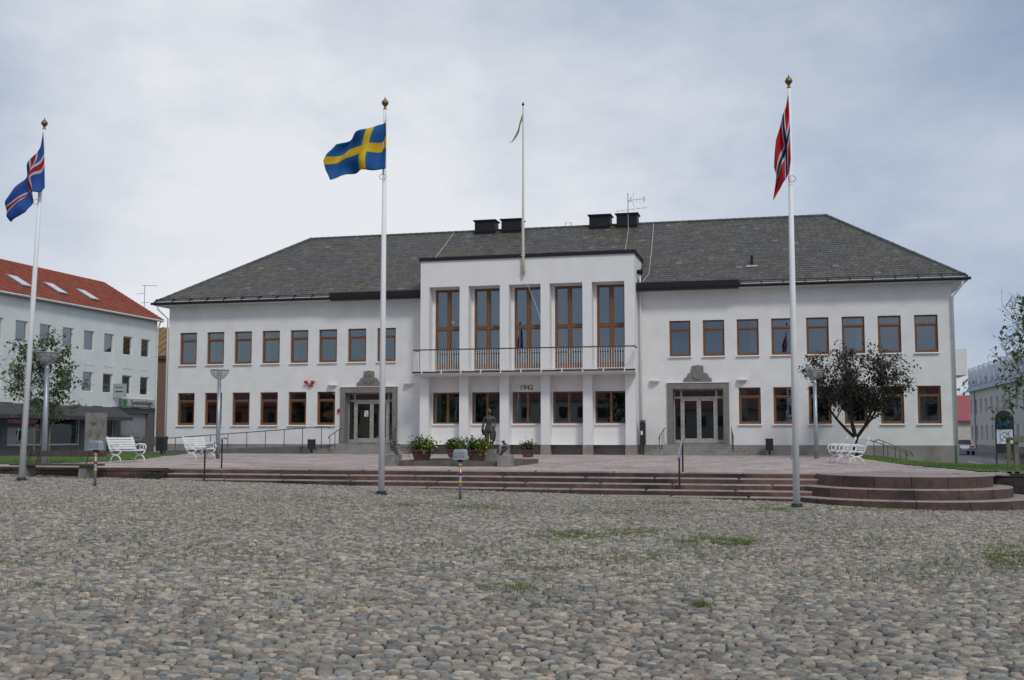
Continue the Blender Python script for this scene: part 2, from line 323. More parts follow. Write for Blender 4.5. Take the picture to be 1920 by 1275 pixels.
for k,(r,z1,z0) in enumerate(((BR,TZ+.012,.40),(BR+.45,.468,.15),(BR+.9,.222,-.2))):
    a0=178; n=9
    for j in range(n):
        aa=rad(a0+j*23+.15); ab=rad(a0+(j+1)*23-.15); seg=5; rin=r-.62 if k else r-.75; mb=MB()
        ring=lambda rr,z:[(BC[0]+rr*math.cos(aa+(ab-aa)*q/seg),BC[1]+rr*math.sin(aa+(ab-aa)*q/seg),z) for q in range(seg+1)]
        o1,o2,o3,i3=ring(r,z0),ring(r,z1-.02),ring(r-.018,z1),ring(rin,z1)
        for A,B in((o1,o2),(o2,o3),(o3,i3)):
            for q in range(seg): mb.poly([A[q],A[q+1],B[q+1],B[q]])
        mb.poly([o1[0],o2[0],o3[0],i3[0],(i3[0][0],i3[0][1],z0)]); mb.poly([o1[-1],(i3[-1][0],i3[-1][1],z0),i3[-1],o3[-1],o2[-1]])
        o=mb.build('step_block',STEP,stairs); colattr(o.data,stepcol()); o.data.materials.append(SAWN_LIT)
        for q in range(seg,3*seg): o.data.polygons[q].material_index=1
tag(struct('bastion_fill',MB().lathe([(BR-.7,-.2),(BR-.7,TZ+.004)],(*BC,0),40),PAVE),kind='structure'); 
colattr(bpy.data.objects['bastion_fill'].data,(.31,.24,.215))
# low walls either side
def stonewall(name,label,p0,p1,zb,zt,th=.35):
    t=thing(name,label,'wall',((p0[0]+p1[0])/2,(p0[1]+p1[1])/2,zb)); d=Vector((p1[0]-p0[0],p1[1]-p0[1],0)); L=d.length; d.normalize(); nrm=Vector((d.y,-d.x,0))
    h=(zt-.09-zb)/3; rows=[(zb+h*k,zb+h*(k+1)) for k in range(3)]+[(zt-.088,zt)]
    for ri,(a,b) in enumerate(rows):
        x=0 if ri%2 else -.25
        while x<L:
            w=random.uniform(.5,.8) if ri<3 else random.uniform(1.1,1.6); xa,xb=max(0,x)+.005,min(L,x+w)-.005
            if xb-xa>.05:
                pr=random.uniform(0,.02)+(.03 if ri==3 else 0); q=Vector((p0[0],p0[1],0)); mb=MB()
                base=[q+d*xa+nrm*pr,q+d*xb+nrm*pr,q+d*xb-nrm*th,q+d*xa-nrm*th]
                mb.prism([(v.x,v.y,a+.004) for v in base],(0,0,b-a-.008)); o=mb.build('stone_block' if ri<3 else 'coping_stone',STEP,t); colattr(o.data,stepcol())
            x+=w
    return t
stonewall('retaining_wall','low red-brown stone retaining wall left of the terrace steps behind the dark bench',(-13,TY-.55),(-4.02,TY-.55),.3,TZ+.02)
stonewall('retaining_wall','low red-brown stone wall running right from the rounded steps below the lawn',(18.6,-24.6),(23.6,-24.6),-.15,TZ-.02)
# ---------------------------------------------------------------- cobblestones
def dome(n,rings):
    T=[];F=[]
    for r,z in rings:
        for j in range(n):
            an=2*math.pi*j/n; ca,sa=math.cos(an),math.sin(an); sq_=1/max(abs(ca)**3.2+abs(sa)**3.2,1e-6)**(1/3.2)
            T.append((r*ca*sq_,r*sa*sq_,z))
    T.append((0,0,1.0)); k=len(rings)
    for q in range(k-1):
        for j in range(n): F.append((q*n+j,q*n+(j+1)%n,(q+1)*n+(j+1)%n,(q+1)*n+j))
    for j in range(n): F.append(((k-1)*n+j,(k-1)*n+(j+1)%n,k*n))
    return np.array(T),F
TN,FN=dome(8,[(1.0,-.5),(.95,.42),(.72,.88)]); TF,FF=dome(6,[(1.0,-.3),(.72,.68)])
pal=np.array([(.255,.235,.215),(.225,.215,.205),(.30,.265,.235),(.165,.175,.185),(.28,.225,.20),(.20,.195,.19),(.125,.135,.15),(.33,.295,.26),(.24,.22,.20)])
pw=np.array([.2,.17,.13,.13,.1,.12,.05,.04,.06]); pw/=pw.sum()
ps,sz,an=[],[],[]
y=-52.5; k=0
while y<TY-.2:
    D=max(1.,(y-CP.y)*.97); xc=CP.x-.2469*D; hw=.50*D+5; x=xc-hw; lim=xc+hw; sc=1.0
    while x<lim:
        w=random.choice((random.uniform(.068,.125),random.uniform(.095,.18))); wob=.06*math.sin(x*.9+y*.35)+.05*math.sin(x*.37-y*1.3+1)+.025*mnoise.noise(Vector((x*2.3,y*2.3,0)))
        yy=y+wob+random.uniform(-.014,.014); X=x+w/2
        ok=yy<TY-TREAD*(4 if X>9.3 else 3 if X>2.3 else 2 if X>-3 else 1)+.02 if X>-4 else yy<TY-.6
        if math.hypot(X-BC[0],yy-BC[1])<BR+.92 or X>23.9 or (X>19.3 and yy>-24.7) or X<-12.9: ok=False
        if ok: ps.append((X,yy,G(X)+.006+random.uniform(-.006,.006))); sz.append((w*.475,random.uniform(.030,.041),random.uniform(.015,.030))); an.append(random.gauss(0,.16))
        x+=w
    y+=.073; k+=1
ps=np.array(ps);sz=np.array(sz);an=np.array(an)
ci=RNG.choice(len(pal),len(ps),p=pw); cc=pal[ci]*np.array([1.20,1.13,.97])*RNG.uniform(.55,1.42,(len(ps),1))
patch=np.array([mnoise.noise(Vector((p[0]*.25,p[1]*.25,3))) for p in ps]); cc=cc*(1+.16*patch[:,None])
m3=rotz_m(an,sz[:,0],sz[:,1],sz[:,2]); til=RNG.normal(0,.10,(len(ps),2)); m3[:,2,0]=til[:,0]*sz[:,0]; m3[:,2,1]=til[:,1]*sz[:,1]
dd=camdist(ps); near=dd<13.5
key=np.where(inview(ps,0),dd,1e6)
pieces('cobblestone',TN,FN,ps[near],m3[near],cc[near],COB,sq,key[near],True)
o=joined('far_cobblestone_field',TF,FF,ps[~near],m3[~near],cc[~near],COB,sq); o['kind']='stuff'
# grass tufts in the joints
BLT=np.array([(-.12,0,0),(.12,0,0),(.0,.25,1.0)],float); BLF=[(0,1,2)]
def blades(name,pts,h,parent=None,label=None,cat='grass',base=(.10,.18,.03)):
    k=len(pts); a=RNG.uniform(0,6.28,k); hh=h*RNG.uniform(.5,1.3,k); m=rotz_m(a,hh*.75,hh*.9,hh); c=np.array(base)*RNG.uniform(.6,1.35,(k,1))*np.array([1,1,1])+RNG.uniform(0,.03,(k,1))*np.array([1,.6,0])
    o=joined(name,BLT,BLF,np.array(pts),m,c,BLADE,parent,False); o['kind']='stuff'
    if label: tag(o,label,cat)
    return o
tp=[]
for (px,py,rx,ry,n) in ((1080,1005,90,9,1500),(1340,1018,80,10,1700),(1390,1022,30,6,600),(1895,1045,50,22,1800),(900,953,60,7,900),(1200,1000,60,8,700),(1010,1068,70,8,400),(960,1105,60,8,350),(1640,958,150,5,1100),(1450,957,60,5,800),(760,948,70,6,900),(560,938,120,6,900),(300,930,160,7,800),(1312,1140,14,3,220),(1200,1045,160,16,700),(1650,1020,150,18,700),(1000,1040,120,16,500),(1180,962,160,6,900),(1750,1060,120,20,600),(500,980,300,18,500),(1250,945,100,3,800),(850,925,120,3,700)):
    for _ in range(int(n*1.9)):
        u,v=random.gauss(0,.55),random.gauss(0,.55); p=PG(px+u*rx,py+v*ry)
        if mnoise.noise(Vector((p.x*3.1,p.y*3.1,0)))>-.12: 
            if p.y<TY-1.5 or p.x<2: tp.append((p.x,p.y,G(p.x)+.012))
for _ in range(34000):
    p=PG(random.uniform(-60,1980),random.triangular(938,1180,960))
    if mnoise.noise(Vector((p.x*.8,p.y*.8,5)))+.5*mnoise.noise(Vector((p.x*3,p.y*3,1)))>.02: tp.append((p.x,p.y,G(p.x)+.01))
for _ in range(7000):
    p=PG(random.uniform(-20,1940),random.gauss(946,9)); tp.append((p.x,p.y,G(p.x)+.01))
tp=[t for t in tp if t[1]<TY-TREAD*3-.2 and math.hypot(t[0]-BC[0],t[1]-BC[1])>BR+.95]
blades('joint_grass',tp,.05,sq,base=(.11,.155,.035))
# ---------------------------------------------------------------- lawns
def lawn(name,label,cells,zf,n):
    mb=MB(); 
    for (x0,x1,y0,y1) in cells:
        q=[(x0,y0),(x1,y0),(x1,y1),(x0,y1)]; mb.poly([(a,b,zf(a,b)) for a,b in q])
    o=tag(mb.build(name,GRASS,None,True),kind='structure')
    pts=[]
    ar=[(c[1]-c[0])*(c[3]-c[2]) for c in cells]; 
    for c in random.choices(cells,ar,k=n): x,y=random.uniform(c[0],c[1]),random.uniform(c[2],c[3]); pts.append((x,y,zf(x,y)-.005))
    blades('lawn_blades',pts,.065,o)
ys=np.linspace(-24.28,0,26)
zl=lambda x,y:.765
lawn('lawn_left','',[(-19.6,xl((a+b)/2)-.02,a,b) for a,b in zip(np.linspace(-26.3,-2.2,25),np.linspace(-26.3,-2.2,25)[1:])],zl,26000)
def sst(t): t=min(1,max(0,t)); return t*t*(3-2*t)
def zr(x,y): return .772-.56*sst((x-17.3)/(21.9-17.3))*sst((y+19)/16)
cells=[]
for a,b in zip(ys,ys[1:]):
    x0=xr((a+b)/2); xs=np.linspace(x0,22.3,7); cells+=[(p,q,a,b) for p,q in zip(xs,xs[1:])]
lawn('lawn_right','',cells,zr,26000)
struct('lawn_edge',MB().box(22.3,22.45,-24.3,8,-.3,.16),CONC)
# ---------------------------------------------------------------- town hall
XL,XR,YB=-20.2,21.8,12.8; ZT=9.08; PZT=1.25; BX0,BX1,BY=-4.65,6.67,-1.3
th=thing('town_hall','long white brick town hall with hipped slate roof and projecting balcony bay','building',(.8,0,TZ))
WU=(5.72,7.54); WLW=(2.29,4.11); WW=1.07
ul=[-19.49+1.705*i for i in range(8)]; ur=[8.26+1.687*i for i in range(8)]
lw=[(x,'u') for x in ul+ur]+[(x-.06,'l') for x in ul[:6]]+[(x+.04,'l') for x in ur[2:]]
PL=(-9.62,-6.35,1.30,4.33); PR=(8.13,11.2,1.30,4.36)
ops=[(x,x+WW,*(WU if k=='u' else WLW)) for x,k in lw]
mb=MB(); 
wall_open(mb,XL,BX0,PZT,ZT,[o for o in ops if o[0]<0]+[(PL[0]+.1,PL[1]-.1,PZT,PL[3]-.1)],0,.22)
wall_open(mb,BX1,XR,PZT,ZT,[o for o in ops if o[0]>0]+[(PR[0]+.1,PR[1]-.1,PZT,PR[3]-.1)],0,.22)
for X,sx in((XL,0),(XR,0)): mb.poly([(X,0,-.2),(X,YB,-.2),(X,YB,ZT),(X,0,ZT)])
mb.poly([(XL,YB,0),(XR,YB,0),(XR,YB,ZT),(XL,YB,ZT)])
mb.build('wall',WHITE,th)
for q in((XL-.03,PL[0]+.1,-.04,.3,-.3,PZT),(PL[1]-.1,BX0,-.04,.3,.4,PZT),(BX1,PR[0]+.1,-.04,.3,.4,PZT),(PR[1]-.1,XR+.03,-.04,.3,-.4,PZT),(XR,XR+.03,.301,YB,-.4,PZT)): MB().box(*q).build('plinth',PLINTH,th)
# rooms behind the glass
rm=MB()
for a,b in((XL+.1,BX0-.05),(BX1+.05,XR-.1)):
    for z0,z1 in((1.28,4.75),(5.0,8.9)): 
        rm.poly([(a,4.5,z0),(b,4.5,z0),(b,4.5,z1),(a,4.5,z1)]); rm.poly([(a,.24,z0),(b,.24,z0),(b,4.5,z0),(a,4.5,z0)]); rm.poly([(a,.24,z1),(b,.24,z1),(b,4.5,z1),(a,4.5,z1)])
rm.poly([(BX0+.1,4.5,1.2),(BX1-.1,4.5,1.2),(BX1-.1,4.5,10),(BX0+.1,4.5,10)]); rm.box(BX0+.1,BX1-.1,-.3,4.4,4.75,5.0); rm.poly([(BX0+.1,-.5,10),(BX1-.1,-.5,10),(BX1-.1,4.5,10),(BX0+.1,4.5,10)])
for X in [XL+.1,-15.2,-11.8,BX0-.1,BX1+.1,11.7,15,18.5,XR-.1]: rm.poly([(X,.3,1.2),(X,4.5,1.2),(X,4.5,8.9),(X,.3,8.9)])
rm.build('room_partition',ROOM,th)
# wing windows (shared meshes)
wh=1.82; fr=.075
fm=MB(); fm.box(0,fr,0,.09,0,wh).box(WW-fr,WW,0,.09,0,wh).box(fr,WW-fr,0,.09,0,fr).box(fr,WW-fr,0,.09,wh-fr,wh).box(fr,WW-fr,-.012,.08,1.33,1.42)
fm.box(fr,fr+.05,.012,.075,fr,1.33).box(WW-fr-.05,WW-fr,.012,.075,fr,1.33).box(fr+.05,WW-fr-.05,.012,.075,fr,fr+.055).box(fr+.05,WW-fr-.05,.012,.075,1.28,1.33)
fm=fm.mesh('window',WOOD)
p1=MB().poly([(fr+.05,.045,fr+.05),(WW-fr-.05,.045,fr+.05),(WW-fr-.05,.045,1.28),(fr+.05,.045,1.28)]).mesh('pane',GLASS)
p2=MB().poly([(fr,.045,1.42),(WW-fr,.045,1.42),(WW-fr,.045,wh-fr),(fr,.045,wh-fr)]).mesh('pane',GLASS)
slm=MB().prism([(-.05,-.2,-.05),(-.05,.0,-.012),(-.05,.0,-.05),(-.05,-.2,-.07)],(WW+.1,0,0)).mesh('sill',STEELW)
cm=MB(); 
for q in range(6): cm.poly([(.1+q*.05,.16+.02*(q%2),.08),(.1+(q+1)*.05,.16+.02*((q+1)%2),.08),(.1+(q+1)*.05,.16+.02*((q+1)%2),1.75),(.1+q*.05,.16+.02*(q%2),1.75)])
cm=cm.mesh('curtain',CURT)
bl=MB(); 
for q in range(9): bl.box(.1,.97,.15,.17,1.72-q*.06,1.755-q*.06)
bl=bl.mesh('window_blind',CURT)
for i,(x,k) in enumerate(lw):
    z=(WU if k=='u' else WLW)[0]; w=link('window',fm,th,Vector((x,.10,z))-wloc(th)); link('pane',p1,w); link('pane',p2,w); link('sill',slm,w)
    rr=random.random()
    if rr<.35: link('curtain',cm,w,(random.choice([0,.55]),0,0))
    elif rr<.5: link('window_blind',bl,w)
# central bay
pil=[(-4.65,-4.17),(-2.5,-2.02),(-.33,.15),(1.83,2.3),(4.01,4.49),(6.16,6.67)]
gaps=[(pil[i][1],pil[i+1][0]) for i in range(5)]
BT_=10.9; ZB=5.06; bay=MB()
wall_open(bay,BX0,BX1,PZT,BT_,[(a,b,PZT,4.80) for a,b in gaps]+[(a,b,ZB,9.5) for a,b in gaps],BY,.65)
for X in(BX0,BX1): bay.poly([(X,BY,PZT),(X,.0,PZT),(X,.0,BT_),(X,BY,BT_)])
bay.poly([(BX0,BY,BT_-.02),(BX1,BY,BT_-.02),(BX1,5,BT_-.02),(BX0,5,BT_-.02)])
for X in(BX0,BX1): bay.poly([(X,0,8.9),(X,5,8.9),(X,5,BT_),(X,0,BT_)])
lo=[(a+.04,b-.0,2.33,3.97) for a,b in gaps]
wall_open(bay,BX0+.1,BX1-.1,PZT,4.82,lo,BY+.62,.16)
bay.build('bay_wall',RENDER,th)
bp=MB()
for a,b in pil: bp.box(a-.02,b+.02,BY-.025,BY+.66,.5,PZT-.002)
bp.box(BX0+.2,BX1-.2,BY+.60,BY+.9,.5,PZT-.004); bp.box(BX0-.02,BX0+.3,BY+.64,0,.5,PZT-.006); bp.box(BX1-.3,BX1+.02,BY+.64,0,.5,PZT-.006); bp.build('bay_plinth',PLINTH,th)
MB().box(BX0-.07,BX1+.07,BY-.09,5,BT_-.01,BT_+.17).build('parapet_cap',BLACK,th)
for gi,(a,b) in enumerate(gaps):
    x0,x1=a+.16,b; h=9.42-ZB; wdt=x1-x0; f=.085; y0=BY+.62; w=MB(); mid=wdt/2
    w.box(0,f,0,.1,0,h).box(wdt-f,wdt,0,.1,0,h).box(f,wdt-f,0,.1,h-f,h).box(mid-.07,mid+.07,-.01,.09,0.34,h-f).box(f,wdt-f,-.006,.095,2.2,2.34).box(f,wdt-f,.01,.09,0,.34)
    for c0,c1 in((f,mid-.07),(mid+.07,wdt-f)):
        for z0,z1 in((.34,2.2),(2.34,h-f)): w.box(c0,c0+.045,.02,.085,z0,z1).box(c1-.045,c1,.02,.085,z0,z1).box(c0+.045,c1-.045,.02,.085,z0,z0+.05).box(c0+.045,c1-.045,.02,.085,z1-.05,z1)
    wo=link('window',w.mesh('window',WOOD),th,Vector((x0,y0,ZB))-wloc(th))
    wo['label']='tall wooden balcony window of four panes'
    for c0,c1 in((f+.045,mid-.115),(mid+.115,wdt-f-.045)):
        for z0,z1 in((.39,2.15),(2.39,h-f-.05)): link('pane',MB().poly([(c0,.05,z0),(c1,.05,z0),(c1,.05,z1),(c0,.05,z1)]).mesh('pane',GLASS),wo)
    link('curtain_rail',MB().box(.1,wdt-.1,.25,.29,1.15,1.24).mesh('curtain_rail',DARK),wo)
    bay_infill=MB().box(a,a+.16,y0+.005,y0+.1,ZB,9.497).box(a+.16,b,y0+.002,y0+.1,9.42,9.497); bay_infill.build('window_surround',RENDER,th)
    x0,x1,z0,z1=lo[gi]; wdt=x1-x0; h=z1-z0; mid=wdt/2; w=MB(); f=.075
    w.box(0,f,0,.09,0,h).box(wdt-f,wdt,0,.09,0,h).box(f,wdt-f,0,.09,h-f,h).box(f,wdt-f,0,.09,0,f).box(mid-.06,mid+.06,-.01,.085,f,h-f)
    wo=link('window',w.mesh('window',WOOD),th,Vector((x0,BY+.66,z0))-wloc(th))
    for c0,c1 in((f,mid-.06),(mid+.06,wdt-f)): link('pane',MB().poly([(c0,.045,f),(c1,.045,f),(c1,.045,h-f),(c0,.045,h-f)]).mesh('pane',GLASS),wo)
    link('sill',MB().prism([(-.04,-.14,-.06),(-.04,0,-.015),(-.04,0,-.06),(-.04,-.14,-.085)],(wdt+.06,0,0)).mesh('sill',STEELW),wo)
    if gi in(0,2): link('curtain',cm,wo,(.0,.05,0))
def text(s,size,m,loc,rot,parent=None,name='lettering',depth=.012):
    c=bpy.data.curves.new(name,'FONT'); c.body=s; c.size=size; c.extrude=depth; c.align_x='CENTER'; c.align_y='CENTER'; c.materials.append(m)
    tmp=bpy.data.objects.new('tmp',c); COL.objects.link(tmp); dg=bpy.context.evaluated_depsgraph_get(); me=bpy.data.meshes.new_from_object(tmp.evaluated_get(dg)); bpy.data.objects.remove(tmp)
    o=link(name,me,parent); o.location=Vector(loc)-(wloc(parent) if parent else Vector()); o.rotation_euler=rot; return o
t=PY(987,727,BY+.62); text('1942',.37,BRASS,(t.x,BY+.60,t.z),(math.pi/2,0,0),th,'numerals')
# balcony
bal=MB(); BXa,BXb=-4.72,6.78; bal.prism([(BXa,-2.25,5.0),(BXa,-2.25,4.86),(BXa,-1.9,4.78),(BXa,BY,4.78),(BXa,BY,5.0)],(BXb-BXa,0,0)); bo=bal.build('balcony',RENDER,th)
MB().box(BXa-.02,BXb+.02,-2.31,-2.27,4.93,4.99).build('gutter',BLACK,bo)
bm=MB().box(-.011,.011,-.011,.011,0,1.03).mesh('baluster',STEELW)
nb=92
for i in range(nb+1): link('baluster',bm,bo,Vector((BXa+.03+(BXb-BXa-.06)*i/nb,-2.22,5.06))-wloc(bo))
for X in(BXa+.03,BXb-.03):
    for j in range(1,8): link('baluster',bm,bo,Vector((X,-2.22+.115*j,5.06))-wloc(bo))
MB().box(BXa,BXb,-2.25,-2.19,6.09,6.15).box(BXa,BXa+.06,-2.19,BY,6.09,6.148).box(BXb-.06,BXb,-2.19,BY,6.09,6.148).build('handrail',mat('handrail_wood',(.10,.045,.022),.5),bo)
MB().box(BXa,BXb,-2.235,-2.205,5.04,5.075).build('bottom_rail',STEELW,bo)
for i in range(11): X=BXa+.5+i*(BXb-BXa-1)/10; MB().box(X-.03,X+.03,-2.33,-2.2,4.86,5.05).build('bracket',STEELW,bo)
# portals, doors, crests
def portal(P,label,dmat,paper):
    x0,x1,z0,z1=P; po=MB(); j=.27
    po.box(x0,x0+j,-.10,.5,z0,z1-.3).box(x1-j,x1,-.10,.5,z0,z1-.3).box(x0,x1,-.102,.5,z1-.3,z1); p=po.build('portal',PORTAL,th); p['label']=label
    MB().box(x0-.03,x1+.03,-.14,.1,z1+.002,z1+.035).build('portal_cap',STEELW,p)
    a,b=x0+j,x1-j; top=z1-.3; yb=.42; fr=MB(); sw=.34; tr=top-.42
    fr.box(a,a+.06,yb,yb+.08,z0,top).box(b-.06,b,yb,yb+.08,z0,top).box(a+sw,a+sw+.09,yb-.01,yb+.09,z0,top).box(b-sw-.09,b-sw,yb-.01,yb+.09,z0,top)
    fr.box(a+.06,b-.06,yb-.014,yb+.085,tr-.05,tr+.05).box(a+.06,b-.06,yb,yb+.08,top-.06,top).box(a+.06,a+sw,yb,yb+.08,z0,z0+.2).box(b-sw,b-.06,yb,yb+.08,z0,z0+.2)
    f=fr.build('door_frame',dmat,p)
    def pane(u0,u1,w0,w1,par): MB().poly([(u0,yb+.04,w0),(u1,yb+.04,w0),(u1,yb+.04,w1),(u0,yb+.04,w1)]).build('pane',GLASS,par)
    pane(a+.06,a+sw,z0+.2,tr-.05,f); pane(b-sw,b-.06,z0+.2,tr-.05,f); pane(a+.06,a+sw,tr+.05,top-.06,f); pane(b-sw,b-.06,tr+.05,top-.06,f); pane(a+sw+.09,b-sw-.09,tr+.05,top-.06,f)
    m=(a+b)/2
    for u0,u1,s in((a+sw+.095,m-.006,1),(m+.006,b-sw-.095,-1)):
        d=MB(); d.box(u0,u0+.1,yb,yb+.06,z0+.01,tr-.055).box(u1-.1,u1,yb,yb+.06,z0+.01,tr-.055).box(u0+.1,u1-.1,yb,yb+.06,z0+.01,z0+.27).box(u0+.1,u1-.1,yb,yb+.06,tr-.17,tr-.055); do=d.build('door',dmat,p)
        MB().poly([(u0+.1,yb+.03,z0+.27),(u1-.1,yb+.03,z0+.27),(u1-.1,yb+.03,tr-.17),(u0+.1,yb+.03,tr-.17)]).build('pane',GLASS,do)
        hx=u1-.05 if s==1 else u0+.05; MB().tube([(hx,yb,z0+1.0),(hx,yb-.07,z0+1.0),(hx,yb-.07,z0+1.25),(hx,yb,z0+1.25)],.014,6).build('door_handle',STEELW,do)
        if paper and s==1: MB().box(u1-.42,u1-.2,yb+.012,yb+.018,z0+1.45,z0+1.77).build('paper_notice',PAPER,do); MB().box(u1-.38,u1-.31,yb+.006,yb+.011,z0+1.66,z0+1.72).box(u1-.32,u1-.24,yb+.006,yb+.011,z0+1.50,z0+1.57).build('notice_print',INK,do)
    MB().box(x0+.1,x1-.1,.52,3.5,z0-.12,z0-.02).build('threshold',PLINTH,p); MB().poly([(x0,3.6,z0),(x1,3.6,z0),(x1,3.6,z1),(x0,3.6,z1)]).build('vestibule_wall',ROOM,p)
    return p
portal(PL,'grey stone portal with pale double glass doors beside the wheelchair ramp',ALU,True)
portal(PR,'grey stone portal with weathered double glass doors right of the balcony bay',ALU,False)
def crest(xc,zb,label,relief):
    sc=.86; pts=[(-.80,0),(.80,0),(.80,.22),(.66,.27),(.57,.48),(.42,.55),(.34,.50),(.33,.95),(.0,1.0),(-.33,.95),(-.34,.50),(-.42,.55),(-.57,.48),(-.66,.27),(-.80,.22)]
    c=MB().prism([(xc+p[0]*sc,-.0,zb+p[1]*sc) for p in pts],(0,-.12,0)).build('coat_of_arms',PORTAL,th); c['label']=label
    sh=[(-.3,.92),(.3,.92),(.3,.35),(.22,.24),(0,.14),(-.22,.24),(-.3,.35)]; s=MB().prism([(xc+p[0]*sc,-.121,zb+p[1]*sc) for p in sh],(0,-.05,0)).build('shield',PORTAL,c)
    if relief:
        MB().box(xc-.2,xc+.2,-.195,-.172,zb+.53,zb+.57).box(xc-.16,xc-.06,-.195,-.172,zb+.3,zb+.5).box(xc+.06,xc+.16,-.195,-.172,zb+.3,zb+.5).box(xc-.17,xc-.05,-.195,-.172,zb+.61,zb+.74).box(xc+.05,xc+.17,-.195,-.172,zb+.61,zb+.74).build('relief',PORTAL,s)
crest(-7.98,4.37,'grey stone coat of arms in relief above the left entrance',True); crest(9.66,4.40,'plain grey stone shield above the right entrance',False)
# entrance stairs (pyramids of slabs)
for P,lab in((PL,'grey stone entrance steps at the left portal beside the ramp'),(PR,'grey stone entrance steps at the right portal')):
    cx=(P[0]+P[1])/2; st=thing('entrance_steps',lab,'steps',(cx,-1,TZ)); hw=(P[1]-P[0])/2
    for i in range(4):
        e=.32*(3-i); zt=1.285-.135*i-.0
        zt=TZ+.135*(i+1)-.005; e=.34*(3-i); zb_=TZ-.02 if i==0 else zt-.135
        xa,xb=cx-hw-.15-e*.8,cx+hw+.15+e*.8; n=3
        for k in range(n):
            o=block(xa+(xb-xa)*k/n+.003,xa+(xb-xa)*(k+1)/n-.003,-.75-e,-.0 if i==3 else -.05,zb_,zt,st,PLINTH,name='step_slab')
# ramp with rail
rp=thing('access_ramp','sloping grey ramp along the left wing wall up to the left entrance','ramp',(-15,-1,TZ))
MB().prism([(-19.6,-1.62,TZ-.1),(-11.3,-1.62,TZ-.1),(-11.3,-1.62,1.16),(-19.6,-1.62,.86)],(0,.25,0)).build('side_wall',ASPH,rp); MB().prism([(-19.6,-1.37,TZ-.1),(-9.8,-1.37,TZ-.1),(-9.8,-1.37,1.22),(-11.3,-1.37,1.13),(-19.6,-1.37,.83)],(0,1.32,0)).build('ramp_deck',ASPH,rp)
def railing(name,label,pts,posts,zb,r=.022,m=IRON,group=None):
    t=thing(name,label,'railing',(pts[0][0],pts[0][1],min(zb)),0,group); MB().tube(pts,r,8).build('handrail',m,t)
    for (x,y,z),b in zip(posts,zb): MB().tube([(x,y,b),(x,y,z)],r*.85,6).build('post',m,t)
    return t
ra,rb=PY(283,824,-1.5),PY(616,800,-1.5); posts=[]
for px in(329,361,395,427.5,463,498,533,567.6,603): 
    f=(px-283)/(616-283); p=PY(px,824-24*f,-1.5); posts.append((p.x,-1.5,p.z))
railing('ramp_railing','long thin black handrail on posts along the sloping ramp',[(ra.x-.25,-1.5,ra.z-.16),(ra.x,-1.5,ra.z)]+[(rb.x-.3,-1.5,rb.z),(rb.x,-1.5,rb.z-.03),(rb.x+.1,-1.5,rb.z-.1)],posts,[.80+.036*(p[0]+19.6)-.1 for p in posts])
def stairrail(x,lab,side): 
    pts=[(x,-.3,2.06),(x,-.55,2.10),(x+side*.15,-1.75,1.68),(x+side*.16,-1.84,1.55)]; ps=[(x+side*.03,-.7,2.04),(x+side*.08,-1.15,1.88),(x+side*.145,-1.68,1.70)]
    railing('stair_railing',lab,pts,ps,[1.15,1.0,.76],.02)
stairrail(PL[0]+.25,'black handrail at the left side of the left entrance steps',-1); stairrail(PL[1]+.1,'black handrail at the right side of the left entrance steps',1)
stairrail(PR[0]-.1,'black handrail at the left side of the right entrance steps',-1); stairrail(PR[1]+.1,'black handrail at the right side of the right entrance steps',1)
# roof
EY,EZ,RY,RZ=-.62,9.2,6.4,13.82; EX0,EX1,RX0,RX1=-20.92,22.55,-14.4,16.32; EYB=YB+.62
rf=MB(); e=[(EX0,EY,EZ),(EX1,EY,EZ),(EX1,EYB,EZ),(EX0,EYB,EZ)]; rg=[(RX0,RY,RZ),(RX1,RY,RZ)]
ymid=.6; zmid=EZ+(RZ-EZ)*(ymid-EY)/(RY-EY); fx=lambda X:(X,EY,EZ)
rf.poly([e[0],fx(BX0),(BX0,ymid,zmid),(BX1,ymid,zmid),fx(BX1),e[1],rg[1],rg[0]]).poly([e[1],e[2],rg[1]]).poly([e[2],e[3],rg[0],rg[1]]).poly([e[3],e[0],rg[0]]).poly([(EX0,EY,EZ-.02),(BX0,EY,EZ-.02),(BX0,EYB,EZ-.02),(EX0,EYB,EZ-.02)]).poly([(BX1,EY,EZ-.02),(EX1,EY,EZ-.02),(EX1,EYB,EZ-.02),(BX1,EYB,EZ-.02)])
roof=rf.build('roof',BLACK,th)
for q in((EX0+.05,BX0-.01,EY+.06,-.001),(BX1+.01,EX1-.05,EY+.06,-.001),(EX0+.05,XL,0,YB),(XR,EX1-.05,0,YB)): MB().box(*q,EZ-.12,EZ-.03).build('soffit',RENDER,roof)
sl_v=Vector((0,RY-EY,RZ-EZ)); SLn=sl_v.length; sl_u=sl_v.normalized(); nrm=Vector((0,-sl_u.z,sl_u.y)); rows=34; ex=SLn/rows
P,M3,Cc=[],[],[]
bayx=(BX0-.1,BX1+.1)
